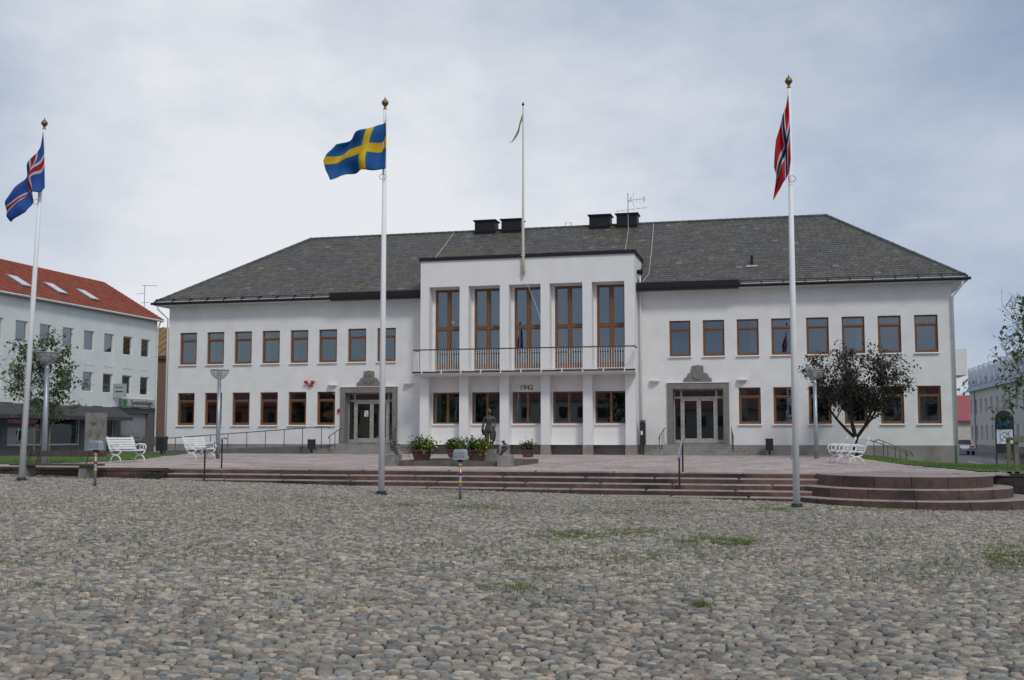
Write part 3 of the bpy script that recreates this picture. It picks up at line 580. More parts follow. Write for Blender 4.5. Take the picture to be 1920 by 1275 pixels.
for r in range(rows):
    t0=r/rows; xa=EX0+(RX0-EX0)*t0; xb=EX1+(RX1-EX1)*t0; x=xa-(.17 if r%2 else 0)
    while x<xb:
        w=.33+random.uniform(-.02,.02); xc=x+w/2
        if xa+.05<xc<xb-.05 and not(BX0-.1<xc<BX1+.1 and EY+(RY-EY)*t0<.55):
            c=Vector((xc,EY,EZ))+sl_u*(ex*(r+.5))+nrm*.012; tilt=.06+random.uniform(-.015,.03); u2=(sl_u-nrm*tilt).normalized(); n2=Vector((1,0,0)).cross(u2); a=random.gauss(0,.012)
            xx=(Vector((1,0,0))*math.cos(a)+u2*math.sin(a)); M3.append([[xx.x*(w-.012),u2.x*ex*1.25,n2.x*.028],[xx.y*(w-.012),u2.y*ex*1.25,n2.y*.028],[xx.z*(w-.012),u2.z*ex*1.25,n2.z*.028]])
            P.append(tuple(c+nrm*.02)); g=random.uniform(.074,.118); lt=1.75 if random.random()<.02 else 1; pn=mnoise.noise(Vector((xc*.35,r*.14,1))); Cc.append((g*lt*(1.09+.12*pn),g*lt*(1+.05*pn),g*lt*(.86-.14*pn)))
        x+=w
P=np.array(P);M3=np.array(M3);Cc=np.array(Cc); pieces('slate',BT,BF,P,M3,Cc,SLATE,roof,camdist(P))
rm_=mat('ridge_tile',(.085,.085,.085),.7,amp=.3)
def ridge(a,b,n): 
    a,b=Vector(a),Vector(b); 
    for i in range(n):
        p=a+(b-a)*(i/n); q=a+(b-a)*((i+1.06)/n); MB().tube([p,q],[.085,.1],8).build('ridge_tile',rm_,roof)
ridge((RX0,RY,RZ+.03),(RX1,RY,RZ+.03),75); ridge((EX0+.1,EY+.1,EZ+.08),(RX0,RY,RZ+.04),24); ridge((EX1-.1,EY+.1,EZ+.08),(RX1,RY,RZ+.04),24)
# gutters, snow guards, black fascia near the bay
for a,b in((EX0-.05,BX0-.02),(BX1+.02,EX1+.05)): MB().tube([(a,EY-.06,EZ-.03),(b,EY-.06,EZ-.03)],.075,8).build('gutter',BLACK,roof)
for a,b in((PY(620,555,EY).x,BX0-.02),(BX1+.02,PY(1385,530,EY).x)): MB().box(a,b,EY-.16,EY+.25,EZ-.16,EZ+.26).box(a+.02,b-.02,EY-.19,EY-.161,EZ-.05,EZ+.02).build('snow_board',BLACK,roof)
for a,b in((EX0+.2,PY(620,555,EY).x-.05),(PY(1385,530,EY).x+.05,EX1-.2)):
    MB().box(a,b,EY+.02,EY+.06,EZ+.20,EZ+.24).box(a,b,EY+.0,EY+.03,EZ+.10,EZ+.125).build('snow_guard_rail',IRON,roof); MB().box(a,b,EY-.02,EY+.015,EZ+.045,EZ+.085).build('eave_flashing',STEELW,roof)
    n=int((b-a)/1.05)
    for i in range(n+1): X=a+(b-a)*i/n; MB().prism([(X,EY-.1,EZ+.02),(X,EY+.02,EZ+.25),(X,EY+.4,EZ+.27),(X,EY+.4,EZ+.22)],(.04,0,0)).build('snow_guard_bracket',IRON,roof)
def downpipe(pts,r=.05): MB().tube(pts,r,8).build('downpipe',STEELW,th,True)
downpipe([(EX0+.3,EY,EZ-.1),(EX0+.35,EY+.02,EZ-.35),(XL-.02,-.12,EZ-.85),(XL-.02,-.12,.85)]); downpipe([(EX1-.3,EY,EZ-.1),(EX1-.35,EY+.02,EZ-.35),(XR+.02,-.12,EZ-.85),(XR+.02,-.12,.3)])
downpipe([(BX1+.16,-.3,10.0),(BX1+.14,-.2,9.3),(BX1+.14,-.12,8.6),(BX1+.14,-.12,.8)]); downpipe([(BX0-.14,-.3,EZ-.1),(BX0-.14,-.12,EZ-.6),(BX0-.14,-.12,8.0)],.045)
MB().lathe([(.12,0),(.16,.1),(.16,.22)],(BX1+.16,-.3,9.95),10).build('rainwater_head',BLACK,th)
for x0,x1 in((-3.75,-2.52),(-2.12,-.95),(3.13,4.33),(4.72,5.9)):
    c=MB().box(x0,x1,RY-.45,RY+.45,RZ-.35,RZ+.55).build('chimney',BLACK,roof); MB().box(x0-.08,x1+.08,RY-.55,RY+.55,RZ+.551,RZ+.62).build('chimney_cap',BLACK,c); MB().box(x0-.04,x1+.04,RY-.5,RY-.452,RZ-.1,RZ+.0).build('flashing',BLACK,c)
vp=PY(1410,500,1.3); 
tt=(vp.y-EY)/(RY-EY); vz=EZ+(RZ-EZ)*tt; MB().tube([(vp.x,vp.y,vz-.1),(vp.x,vp.y,vz+.5)],.07,8).build('vent_pipe',BLACK,roof); MB().box(vp.x-.28,vp.x+.28,vp.y-.3,vp.y-.1,vz-.12,vz-.06).build('vent_flashing',STEELW,roof)
def onroof(px,py):   # pixel to point on the front slope
    d=ray(px,py); n=nrm; p0=Vector((0,EY,EZ)); return CP+d*((p0-CP).dot(n)/d.dot(n))+n*.06
for pts in(((852,437),(838,457),(815,487)),((1180,422),(1176,450),(1172,474)),((1226,418),(1222,470),(1217,515),(1205,530))): MB().tube([onroof(*q) for q in pts],.013,5).build('lightning_wire',STEELW,roof)
h=PY(1065,424,RY); MB().tube([(h.x-.15,RY,RZ),(h.x-.15,RY,RZ+.3),(h.x+.2,RY,RZ+.3),(h.x+.2,RY,RZ)],.02,6).build('roof_hook',IRON,roof)
# aerial
aer=thing('roof_aerial','thin metal television aerial on the ridge beside the right chimneys','aerial',(5.4,RY-.5,RZ-.3))
MB().tube([(5.4,RY-.5,RZ-.3),(5.4,RY-.5,15.6)],.025,6).build('mast',GALV,aer); ab=MB().tube([(5.4,RY-.5,15.15),(6.35,RY-.55,15.2)],.012,5)
for k in range(5): ab.tube([(5.55+.18*k,RY-.52,15.0-.02*k),(5.55+.18*k,RY-.52,15.32)],.008,4)
ab.tube([(5.4,RY-.5,15.0),(5.75,RY-.5,15.55)],.01,4).tube([(5.5,RY-.5,15.3),(5.8,RY-.5,14.75)],.01,4).tube([(6.35,RY-.55,15.05),(6.35,RY-.55,15.35)],.02,5); ab.build('aerial_head',GALV,aer)
a2=MB().tube([(4.7,RY-.5,14.55),(6.5,RY-.5,14.7)],.01,4)
for k in range(6): a2.tube([(4.8+.3*k,RY-.75,14.57+.02*k),(4.8+.3*k,RY-.25,14.57+.02*k)],.008,4)
a2.build('lower_aerial',GALV,aer)
# wall lamps, alarm, boxes, bins
for i,(px,py,l) in enumerate(((624,722,'left of the left entrance'),(767,719,'between the left entrance and the bay'),(1228,714,'left of the right entrance'),(1392,712,'right of the right entrance'))):
    p=PY(px,py,0); t=MB().lathe([(.02,-.13),(.16,-.10),(.25,-.03),(.27,0),(.25,.01),(.02,.015)],(p.x,-.06,p.z),14).build('wall_lamp',LAMPG,None,True); tag(t,'white half-moon wall lamp '+l,'lamp',None)
al=thing('alarm_siren','red twin alarm siren on the wall above the left windows','alarm',(PY(582,719,0).x,-.05,PY(582,719,0).z))
o_=wloc(al)
for s in(-1,1): MB().lathe([(.03,0),(.09,.02),(.12,.10),(.1,.14)],(o_.x+s*.2,-.15,o_.z-.0),10).build('horn',REDP,al,True)
MB().box(o_.x-.12,o_.x+.12,-.14,.0,o_.z-.16,o_.z-.06).box(o_.x-.22,o_.x+.22,-.10,-.06,o_.z-.03,o_.z+.0).build('siren_box',REDP,al)
p=PY(636,770,0); tag(MB().box(p.x-.07,p.x+.07,-.12,.0,p.z-.1,p.z+.1).lathe([(.03,-.02),(.03,.02)],(p.x,-.13,p.z),8).build('fire_alarm_box',REDP),'small red box on the wall beside the left portal','alarm')
def litterbin(x,y,z,w,h,label,post=True):
    t=thing('litter_bin',label,'bin',(x,y,z)); MB().prism([(x-w/2,y-w*.4,z+.22),(x+w/2,y-w*.4,z+.22),(x+w/2,y+w*.4,z+.22),(x-w/2,y+w*.4,z+.22)],(0,0,h)).build('bin_body',IRON,t); MB().box(x-w/2-.012,x+w/2+.012,y-w*.4-.012,y+w*.4+.012,z+.22+h,z+.25+h).build('rim',IRON,t)
    MB().box(x-.05,x+.05,y-.04,y+.04,z,z+.22).build('post',IRON,t); MB().box(x-.15,x+.15,y-.12,y+.12,z-.03,z+.02).build('foot',CONC,t)
b=PY(1443,850,-.6); litterbin(b.x,-.6,TZ+.02,.36,.55,'black litter bin on a concrete foot right of the right entrance'); b=PY(584,840,-2.3); litterbin(b.x,-2.3,TZ+.02,.34,.5,'black litter bin beside the ramp and left entrance steps')
b=PZ(303,853,.78); litterbin(b.x,b.y,.77,.42,.62,'black litter bin at the foot of the ramp by the left corner')
pb_=thing('post_box','tall black box on a post at the right side of the bay','box',(BX1+.28,-.75,TZ)); MB().box(BX1+.16,BX1+.42,-.95,-.6,1.25,2.35).prism([(BX1+.16,-.97,2.35),(BX1+.42,-.97,2.35),(BX1+.42,-.6,2.47),(BX1+.16,-.6,2.47)],(0,0,.02)).build('box_body',IRON,pb_); MB().box(BX1+.24,BX1+.34,-.82,-.72,TZ,1.25).build('post',IRON,pb_); MB().box(BX1+.2,BX1+.3,-.962,-.951,1.75,1.95).build('label_plate',PAPER,pb_)
# roof flagpole with pennant
rpz=thing('roof_flagpole','cream flagpole on the bay front carrying a narrow yellow and blue pennant','flagpole',(.95,BY-.12,9.95))
MB().tube([(.95,BY-.14,9.95),(.95,BY-.14,11.1),(.95,BY-.14,18.85)],[.085,.08,.035],12).build('pole',POLEY,rpz,True); MB().lathe([(.01,0),(.08,.09),(.01,.22)],(.95,BY-.14,18.85),8).build('finial',IRON,rpz); MB().box(.85,1.05,BY-.2,BY,10.15,10.22).box(.85,1.05,BY-.2,BY,10.95,11.02).build('bracket',POLEY,rpz)
hp=[PY(982,516,BY-.14),PY(1004,570,-1.6),PY(1021,621,-2.0)]; MB().tube(hp,.008,4).build('halyard',STEELW,rpz)
# ---------------------------------------------------------------- flags
def resample(pts,n):
    d=[0]
    for a,b in zip(pts,pts[1:]): d.append(d[-1]+math.dist(a,b))
    return [(float(np.interp(d[-1]*i/(n-1),d,[p[0] for p in pts])),float(np.interp(d[-1]*i/(n-1),d,[p[1] for p in pts]))) for i in range(n)]
def flag(name,parent,Y,top,bottom,hoist,fly,m,rip,nu=36,nv=24):
    T,B,H,Fl=resample(top,nu),resample(bottom,nu),resample(hoist,nv),resample(fly,nv); V=[];UV=[];Fc=[]
    for j in range(nv):
        for i in range(nu):
            u,v=i/(nu-1),j/(nv-1)
            q=[(1-v)*T[i][k]+v*B[i][k]+(1-u)*H[j][k]+u*Fl[j][k]-((1-u)*(1-v)*T[0][k]+u*(1-v)*T[-1][k]+(1-u)*v*B[0][k]+u*v*B[-1][k]) for k in(0,1)]
            p=PY(q[0],q[1],Y); dy=sum(a*math.sin(f1*u+f2*v+ph) for a,f1,f2,ph in rip)*min(1,u*5); V.append((p.x,p.y+dy,p.z)); UV.append((u,v))
    for j in range(nv-1):
        for i in range(nu-1): a=j*nu+i; Fc.append((a,a+1,a+nu+1,a+nu))
    o_=wloc(parent); me=bpy.data.meshes.new(name); me.from_pydata([tuple(Vector(p)-o_) for p in V],[],Fc); me.materials.append(m); uvl=me.uv_layers.new(name='UVMap')
    for l in me.loops: uvl.data[l.index].uv=UV[l.vertex_index]
    me.polygons.foreach_set('use_smooth',[True]*len(me.polygons)); o=link(name,me,parent)
    md=o.modifiers.new('thickness','SOLIDIFY'); md.thickness=.004; return o
def flagpole(px,py,label,H=9.85):
    b=PG(px,py); t=thing('flagpole',label,'flagpole',(b.x,b.y,b.z),0,None); x,y,z=b
    return t,b
def polemesh(t,b,topx,topy):
    tp=PY(topx,topy,b.y); x,y,z=b; MB().tube([(x,y,z),(x+(tp.x-x)*.5,y,z+(tp.z-z)*.5),tp],[.082,.068,.045],14).build('pole',POLEW,t,True)
    MB().lathe([(.045,-.1),(.05,-.08),(.03,-.05),(.04,0),(.085,.05),(.092,.10),(.055,.155),(.018,.18),(.012,.23)],tuple(tp+Vector((0,0,.1))),12).build('finial',GOLD,t,True)
    MB().lathe([(.2,-.03),(.2,.035),(.13,.05),(.12,.1)],tuple(b),12).build('base_plate',IRON,t); MB().tube([(x-.1,y-.1,z+1.1),(x-.085,y-.085,z+1.45)],.012,5).build('cleat',GALV,t)
    return tp
def loop(t,px,py,Y): 
    c=PY(px,py,Y); MB().tube([(c.x+.085*math.cos(a),Y-.1,c.z+.075*math.sin(a)) for a in np.linspace(0,6.2,16)],.006,4).build('halyard_loop',IRON,t)
BLU=(.012,.085,.26); YLW=(.66,.45,.02)
SWE=flagmat('swedish_flag_cloth',(.02,.15,.42),[((.82,.58,.02),.3125,.4375,.4,.6)]); ICE=flagmat('icelandic_flag_cloth',(.035,.13,.46),[((.72,.70,.70),.28,.44,.389,.611),((.52,.02,.035),.32,.40,.444,.556)]); NOR=flagmat('norwegian_flag_cloth',(.62,.02,.03),[((.74,.74,.75),.2727,.4545,.375,.625),((.022,.032,.17),.318,.409,.4375,.5625)])
t,b=flagpole(715,928,'white flagpole flying a spread blue flag with a yellow cross'); polemesh(t,b,722,206)
flag('flag',t,b.y-.16,[(723,212),(720,229),(697,238),(668,254),(640,266),(629,270)],[(723,316),(698,321),(668,320),(648,325),(634,333),(622,339)],[(723,212),(724,262),(723,316)],[(629,270),(617,288),(611,304),(613,320),(622,339)],SWE,[(.14,9,2,0),(.07,17,-3,1),(.04,5,9,2)]); loop(t,720,333,b.y)
t,b=flagpole(40,902,'white flagpole with a drooping blue flag bearing a red cross, leftmost'); polemesh(t,b,83,243)
flag('flag',t,b.y-.16,[(81,246),(72,270),(63,298),(47,332),(28,352),(17,368)],[(84,352),(78,362),(66,361),(55,372),(50,398),(19,416)],[(81,246),(83,290),(84,352)],[(17,368),(14,388),(9,404),(19,416)],ICE,[(.10,11,3,0),(.06,6,-9,1),(.04,19,4,2)]); loop(t,72,380,b.y)
t,b=flagpole(1494,952,'white flagpole with a hanging red flag bearing a blue cross, rightmost'); polemesh(t,b,1479,166)
flag('flag',t,b.y-.16,[(1478,176),(1473,200),(1464,232),(1455,262),(1452,290)],[(1483,300),(1479,322),(1470,342),(1460,358),(1449,378)],[(1478,176),(1481,240),(1483,300)],[(1452,290),(1451,312),(1456,330),(1453,352),(1449,378)],NOR,[(.09,13,4,0),(.06,7,-8,1),(.03,23,3,2)]); loop(t,1485,337,b.y)
PEN=flagmat('pennant_cloth',(.05,.11,.24),[((.60,.45,.06),2,3,.45,1.1)])
flag('pennant',rpz,BY-.16,[(981,203),(977,222),(972,240),(966,254),(962,263),(956,268),(953,262)],[(981,214),(979,226),(973,247),(968,258),(963,265),(957,268),(953,263)],[(981,203),(981,214)],[(953,262),(953,263)],PEN,[(.05,14,0,0)],30,8)
# ---------------------------------------------------------------- street furniture
def lamp(px,py,label,H=3.75,b=None):
    b=b or PZ(px,py,TZ); t=thing('street_lamp',label,'street lamp',(b.x,b.y,TZ)); x,y=b.x,b.y
    MB().tube([(x,y,TZ),(x,y,TZ+1.2),(x,y,TZ+H-.52)],[.095,.085,.08],14).build('column',GALV,t,True); MB().lathe([(.085,0),(.06,.06),(.06,.12)],(x,y,TZ+H-.52),12).build('collar',GALV,t)
    z=TZ+H-.4; MB().lathe([(.06,0),(.17,.05),(.28,.15),(.35,.27),(.385,.38)],(x,y,z),20).build('glass_bowl',FROST,t,True); MB().lathe([(.40,.375),(.41,.39),(.38,.405),(.1,.43),(.02,.435)],(x,y,z),20).build('lid',GALV,t,True); MB().lathe([(.07,.1),(.09,.2),(.07,.36)],(x,y,z),10).build('light_source',LAMPG,t)
    for k in range(6):
        a=k*math.pi/3+.3; MB().tube([(x+r*math.cos(a),y+r*math.sin(a),z+h) for r,h in((.065,0),(.18,.05),(.29,.15),(.36,.27),(.395,.38))],.011,5).build('rib',GALV,t)
lamp(82,872,'galvanised street lamp with glass bowl behind the leftmost flagpole'); lamp(408,860,'galvanised street lamp with glass bowl beside the white bench at the ramp'); lamp(1531,860,'galvanised street lamp with glass bowl beside the dark-leaved tree')
def bench():
    t=thing('park_bench','','bench',(0,0,0)); L=1.34
    sl_=MB().box(-L/2,L/2,-.036,.036,-.014,.014).mesh('slat',BENCHW)
    for i in range(5): link('slat',sl_,t,(0,-.22+i*.095,.43-.012*abs(i-1.5)))
    for i in range(5): o=link('slat',sl_,t,(0,.23+.035*i+.012*(i==4),.50+.088*i)); o.rotation_euler=(rad(72),0,0)
    for s in(-1,1):
        X=s*(L/2-.08); f=MB(); ar=lambda c,r,a0,a1,n=9:[(X,c[0]+r*math.cos(rad(a0+(a1-a0)*k/(n-1))),c[1]+r*math.sin(rad(a0+(a1-a0)*k/(n-1)))) for k in range(n)]
        f.tube(ar((-.04,0.0),.25,172,8),.027,6); f.tube([(X,-.29,.03),(X,-.28,.0)],.03,6); f.tube([(X,.21,.03),(X,.22,.0)],.03,6)
        f.tube([(X,-.30,.41),(X,-.22,.30),(X,-.04,.25),(X,.14,.30),(X,.23,.46),(X,.30,.66),(X,.40,.92)],.027,6)
        f.tube([(X,-.31,.42),(X,.24,.43)],.024,6); f.tube([(X,-.29,.42),(X,-.34,.54),(X,-.27,.64),(X,-.05,.66),(X,.12,.62),(X,.28,.60)],.027,6); f.tube(ar((-.12,.53),.09,0,350,12),.02,5)
        f.build('end_frame',BENCHW,t,True,False)
    return t
def place(o,p,rz,label,grp='white slatted park benches'): o.location=p; o.rotation_euler=(0,0,rz); tag(o,label,'bench',grp)
b0=bench(); p=PZ(238,866,.762); place(b0,(p.x,p.y,.765),rad(78),'white slatted bench on the left lawn edge, nearer the stone monument')
p=PZ(375,861,TZ); dup(b0,(p.x,p.y,TZ+.006),rad(80),'white slatted bench beside the lamp in front of the ramp')
p=PZ(1596,871,TZ); dup(b0,(p.x+.1,p.y+.4,TZ+.008),rad(-80),'white slatted bench under the dark tree, nearer of the pair'); dup(b0,(p.x-.22,p.y+2.2,TZ+.008),rad(-80),'white slatted bench under the dark tree, farther of the pair')
p=PZ(285,852,.77); gb=dup(b0,(p.x,p.y,.77),rad(10),'grey slatted bench on the lawn beside the black bin'); gb['group']='grey bench'
for c in gb.children: c.data=c.data.copy(); c.data.materials[0]=DWOOD
# dark bench left front
db=thing('wooden_bench','dark weathered plank bench on concrete blocks behind the leftmost flagpole','bench',(-7.1,TY-1.35,G(-7.1))); zg=G(-7.1); yb=TY-1.35
for X in(-8.05,-6.05): MB().prism([(X-.14,yb-.2,zg-.05),(X+.14,yb-.2,zg-.05),(X+.12,yb-.17,zg+.36),(X-.12,yb-.17,zg+.36)],(0,.4,0)).build('concrete_leg',CONC,db)
for k in range(3): MB().box(-8.5,-5.6,yb-.24+k*.17,yb-.09+k*.17,zg+.362,zg+.42).build('seat_plank',DWOOD,db)
MB().box(-8.5,-5.6,yb+.30,yb+.34,zg+.62,zg+.80).build('back_plank',DWOOD,db)
for X in(-8.2,-7.9,-6.2,-5.9): MB().tube([(X,yb+.2,zg+.38),(X+.03,yb+.29,zg+.78)],.016,6).build('back_bracket',IRON,db)
def epost(px,py,label):
    b=PG(px,py); x,y,z=b; t=thing('power_post',label,'post',(x,y,z)); MB().tube([(x,y,z-.02),(x,y,z+.92)],.036,12).build('post',GALV,t,True)
    for z0,z1,m in((.78,.86,YEL),(.58,.66,REDP),(.38,.46,YEL)): MB().tube([(x,y,z+z0),(x,y,z+z1)],.039,12).build('band',m,t,True)
    B=MB().prism([(x-.15,y-.1,z+.95),(x+.15,y-.1,z+.95),(x+.15,y-.1,z+1.13),(x+.12,y-.1,z+1.19),(x-.12,y-.1,z+1.19),(x-.15,y-.1,z+1.13)],(0,.2,0)).build('socket_box',BOXG,t); MB().box(x-.008,x+.008,y-.106,y-.099,z+.96,z+1.18).box(x-.13,x-.03,y-.112,y-.101,z+1.0,z+1.13).box(x+.03,x+.13,y-.112,y-.101,z+1.0,z+1.13).build('socket_lid',GALV,B); MB().box(x-.06,x+.06,y-.05,y+.05,z+.9,z+.95).build('bracket',IRON,t)
    MB().lathe([(.1,-.01),(.1,.02),(.05,.03)],(x,y,z),10).build('foot',IRON,t)
epost(178,912,'striped power post with grey socket box in front of the left wall'); epost(863,938,'striped power post with grey socket box in front of the steps below the fountain')
# handrails on the terrace steps
for px,lab,base in((303,'black and grey handrail on the left part of the terrace steps',None),(1281,'black and grey handrail on the terrace steps right of centre',None)):
    X=PZ(px,885,TZ).x; zt=TZ; t=thing('step_railing',lab,'railing',(X,TY-.5,.4)); y1,z1=TY+.15,TZ; y2=TY-.85; z2=.40 if px>600 else .47
    MB().tube([(X,y1,z1-.02),(X,y1,z1+.88)],.024,8).build('post',IRON,t); MB().tube([(X,y2,z2-.05),(X,y2,z2+.84)],.024,8).build('post',IRON,t); MB().tube([(X,y1+.3,z1+.88),(X,y1+.1,z1+.91),(X,y2-.1,z2+.86),(X,y2-.25,z2+.74)],.027,8).build('handrail',GALV,t)
# basement stair rails at the right wing
for k,dx in enumerate((0,1.05)):
    q0,q1=PY(1628+dx*18,824,-.9-.8*k),PY(1698+dx*9,848,-.9-.8*k); Y=-.9-.8*k; pts=[(q0.x-.25,Y,q0.z-.12),(q0.x,Y,q0.z),(q1.x,Y,q1.z),(q1.x+.12,Y,q1.z-.18)]; ps=[(q0.x+(q1.x-q0.x)*f,Y,q0.z+(q1.z-q0.z)*f) for f in(.15,.52,.85)]
    railing('basement_stair_railing','black handrail by the right plinth, '+('nearer the wall' if k==0 else 'farther from the wall'),pts,ps,[zr(a[0],a[1])-.05 for a in ps],.02)
# monument slab
p=PZ(178,860,.77); mo=thing('stone_monument','upright concrete slab with carved reliefs on the left lawn','monument',(p.x,p.y,.76)); sc=1.0
MB().box(p.x-.43,p.x+.43,p.y-.12,p.y+.12,.74,2.66).build('slab',CONC,mo)
for dx,dz in((0,1.55),(-.2,1.05),(.2,1.05)): MB().prism([(p.x+dx-.09,p.y-.121,.76+dz+.14),(p.x+dx+.09,p.y-.121,.76+dz+.14),(p.x+dx+.09,p.y-.121,.76+dz-.02),(p.x+dx,p.y-.121,.76+dz-.14),(p.x+dx-.09,p.y-.121,.76+dz-.02)],(0,-.035,0)).build('relief',PORTAL,mo)
# ---------------------------------------------------------------- fountain
fx0,fx1,fy0,fy1=1.55,5.45,-22.5,-18.2; ft=thing('fountain_basin','low square stone fountain basin with corner blocks on the terrace','fountain',((fx0+fx1)/2,(fy0+fy1)/2,TZ))
GR=mat('dark_fountain_stone',(.13,.105,.09),.8,amp=.25,ns=5,bump=.3,bs=40,dirt=((.05,.06,.03),1.5,.5,.7))
for a in((fx0,fx1,fy0,fy0+.3),(fx0,fx1,fy1-.3,fy1),(fx0,fx0+.3,fy0+.302,fy1-.302),(fx1-.3,fx1,fy0+.302,fy1-.302)): MB().box(a[0],a[1],a[2],a[3],TZ-.03,TZ+.165).build('rim_stone',GR,ft)
MB().poly([(fx0+.28,fy0+.28,TZ+.10),(fx1-.28,fy0+.28,TZ+.10),(fx1-.28,fy1-.28,TZ+.10),(fx0+.28,fy1-.28,TZ+.10)]).build('water',mat('basin_water',(.03,.035,.03),.05,amp=.1),ft)
cb=[(fx0+.02,fy0-.08),(fx1-.12,fy0-.1)]
for x,y in cb: MB().box(x-.2,x+.22,y-.1,y+.4,TZ-.02,TZ+.36).build('corner_block',CONC,ft)
pdx,pdy=4.2,-20.2; MB().box(pdx-.3,pdx+.3,pdy-.3,pdy+.3,TZ,TZ+.36).box(pdx-.2,pdx+.2,pdy-.2,pdy+.2,TZ+.361,TZ+.52).build('pedestal',CONC,ft)
def skin(name,joints,edges,m,parent=None,sub=2):
    me=bpy.data.meshes.new(name); me.from_pydata([j[:3] for j in joints],edges,[]); o=link(name,me,parent); o.modifiers.new('skin','SKIN'); 
    for v,j in zip(me.skin_vertices[0].data,joints): v.radius=(j[3],j[4] if len(j)>4 else j[3])
    me.skin_vertices[0].data[0].use_root=True; s_=o.modifiers.new('sub','SUBSURF'); s_.levels=sub; s_.render_levels=sub; me.materials.append(m)
    dg=bpy.context.evaluated_depsgraph_get(); m2=bpy.data.meshes.new_from_object(o.evaluated_get(dg)); m2.polygons.foreach_set('use_smooth',[True]*len(m2.polygons)); o.modifiers.clear(); o.data=m2; m2.materials.clear(); m2.materials.append(m); return o
st=thing('bronze_statue','bronze statue of a standing nude woman on a stone pedestal in the fountain','statue',(pdx,pdy,TZ+.52))
J=[(0,0,.70,.105,.085),(0,.0,.83,.085,.07),(0,-.01,.95,.105,.08),(0,0,1.06,.09,.06),(0,0,1.13,.036,.036),(0,-.015,1.19,.04,.042),(0,-.02,1.25,.062,.072),(0,-.015,1.32,.055,.062),
 (.075,0,.62,.085),(.075,-.03,.36,.060),(.065,.0,.20,.054),(.06,.02,.05,.034),(.075,-.07,.015,.026),
 (-.075,0,.62,.085),(-.065,-.01,.36,.062),(-.06,.01,.20,.055),(-.06,.02,.05,.034),(-.08,-.07,.015,.026),
 (.125,0,1.05,.045),(.150,.02,.88,.039),(.145,-.03,.72,.030),(.135,-.05,.64,.028),(.13,-.06,.57,.018),
 (-.125,0,1.05,.045),(-.160,.03,.88,.039),(-.165,-.06,.76,.030),(-.16,-.10,.71,.027),(-.15,-.13,.67,.018)]
E_=[(0,1),(1,2),(2,3),(3,4),(4,5),(5,6),(6,7),(0,8),(8,9),(9,10),(10,11),(11,12),(0,13),(13,14),(14,15),(15,16),(16,17),(3,18),(18,19),(19,20),(20,21),(21,22),(3,23),(23,24),(24,25),(25,26),(26,27)]
fg=skin('figure',J,E_,BRONZE,st); fg.scale=(1.28,1.25,1)
for s in(-1,1): MB().lathe([(.045,-.03),(.04,.0),(.02,.03),(.005,.036)],(0,0,0),10).build('breast',BRONZE,st,True,False).matrix_local=Matrix.Translation((s*.05,-.075,.985))@Matrix.Rotation(rad(90),4,'X')
MB().lathe([(.062,-.01),(.074,.03),(.07,.075),(.04,.105),(.01,.115)],(0,-.005,1.255),12).build('hair',BRONZE,st,True,False); MB().tube([(0,-.085,1.25),(0,-.1,1.235)],.012,5).build('nose',BRONZE,st,True,False)
dr=[(.19,-.03,.66,.03,.05),(.19,-.02,.5,.06,.07),(.17,.0,.36,.05,.07),(.15,.0,.24,.02,.03)]; skin('drapery',dr,[(0,1),(1,2),(2,3)],BRONZE,st); dr=[(-.22,-.04,.78,.03,.04),(-.23,-.02,.62,.06,.06),(-.20,.0,.46,.03,.05)]; skin('drapery',dr,[(0,1),(1,2)],BRONZE,st)
MB().box(-.17,.17,-.14,.14,-.005,.025).build('plinth_plate',BRONZE,st,False,False)
for (x,y),lab,sg in zip(cb,('small crouching bronze child spouting water at the left basin corner','small crouching bronze child spouting water at the right basin corner'),(1,-1)):
    t=thing('bronze_figurine',lab,'statue',(x,y+.15,TZ+.36)); 
    J=[(-.02*sg,0,.12,.10,.09),(-.05*sg,0,.24,.09,.085),(-.02*sg,0,.33,.06,.06),(.03*sg,0,.37,.035),(.07*sg,0,.42,.062,.06),(.09*sg,0,.47,.05,.05),(.10*sg,-.07,.16,.045),(.13*sg,-.07,.03,.03),(.2*sg,-.07,.015,.022),(.10*sg,.07,.16,.045),(.13*sg,.07,.03,.03),(.2*sg,.07,.015,.022),(.05*sg,-.1,.28,.028),(.13*sg,-.09,.2,.022),(.05*sg,.1,.28,.028),(.13*sg,.09,.2,.022)]
    skin('figure',J,[(0,1),(1,2),(2,3),(3,4),(4,5),(0,6),(6,7),(7,8),(0,9),(9,10),(10,11),(2,12),(12,13),(2,14),(14,15)],BRONZE,t)
    for s in(-1,1): MB().lathe([(.022,-.008),(.026,0),(.01,.01)],(.06*sg,s*.062,.44),8).build('ear',BRONZE,t,True,False)
    jet=[(sg*(.14+.42*f),0,.41+.5*f-.72*f*f*1.35) for f in np.linspace(0,1,9)]; MB().tube(jet,[.006]*8+[.012],5).build('water_jet',WATERJ,t,True,False)
def leaves(n,cen,spread,size,cols,rng=RNG):
    pos=cen+rng.normal(0,1,(n,3))*spread; a=rng.uniform(0,6.28,n); b=rng.uniform(-1.1,1.1,n); sz_=size*rng.uniform(.6,1.3,n)
    return pos,a,b,sz_,np.array(cols)[rng.integers(0,len(cols),n)]*rng.uniform(.65,1.35,(n,1))
LT=np.array([(0,0,0),(.32,.45,.06),(0,1,-.05),(-.32,.45,.06)],float); LF=[(0,1,2),(0,2,3)]
def leafmesh(name,parent,pos,a,b,s,c,m=LEAF):
    Rz=rotz_m(a,1,1,1); Rx=np.zeros_like(Rz); cb_,sb=np.cos(b),np.sin(b); Rx[:,0,0]=1; Rx[:,1,1]=cb_; Rx[:,1,2]=-sb; Rx[:,2,1]=sb; Rx[:,2,2]=cb_
    return joined(name,LT,LF,pos,(Rz@Rx)*s[:,None,None],c,m,parent,False)
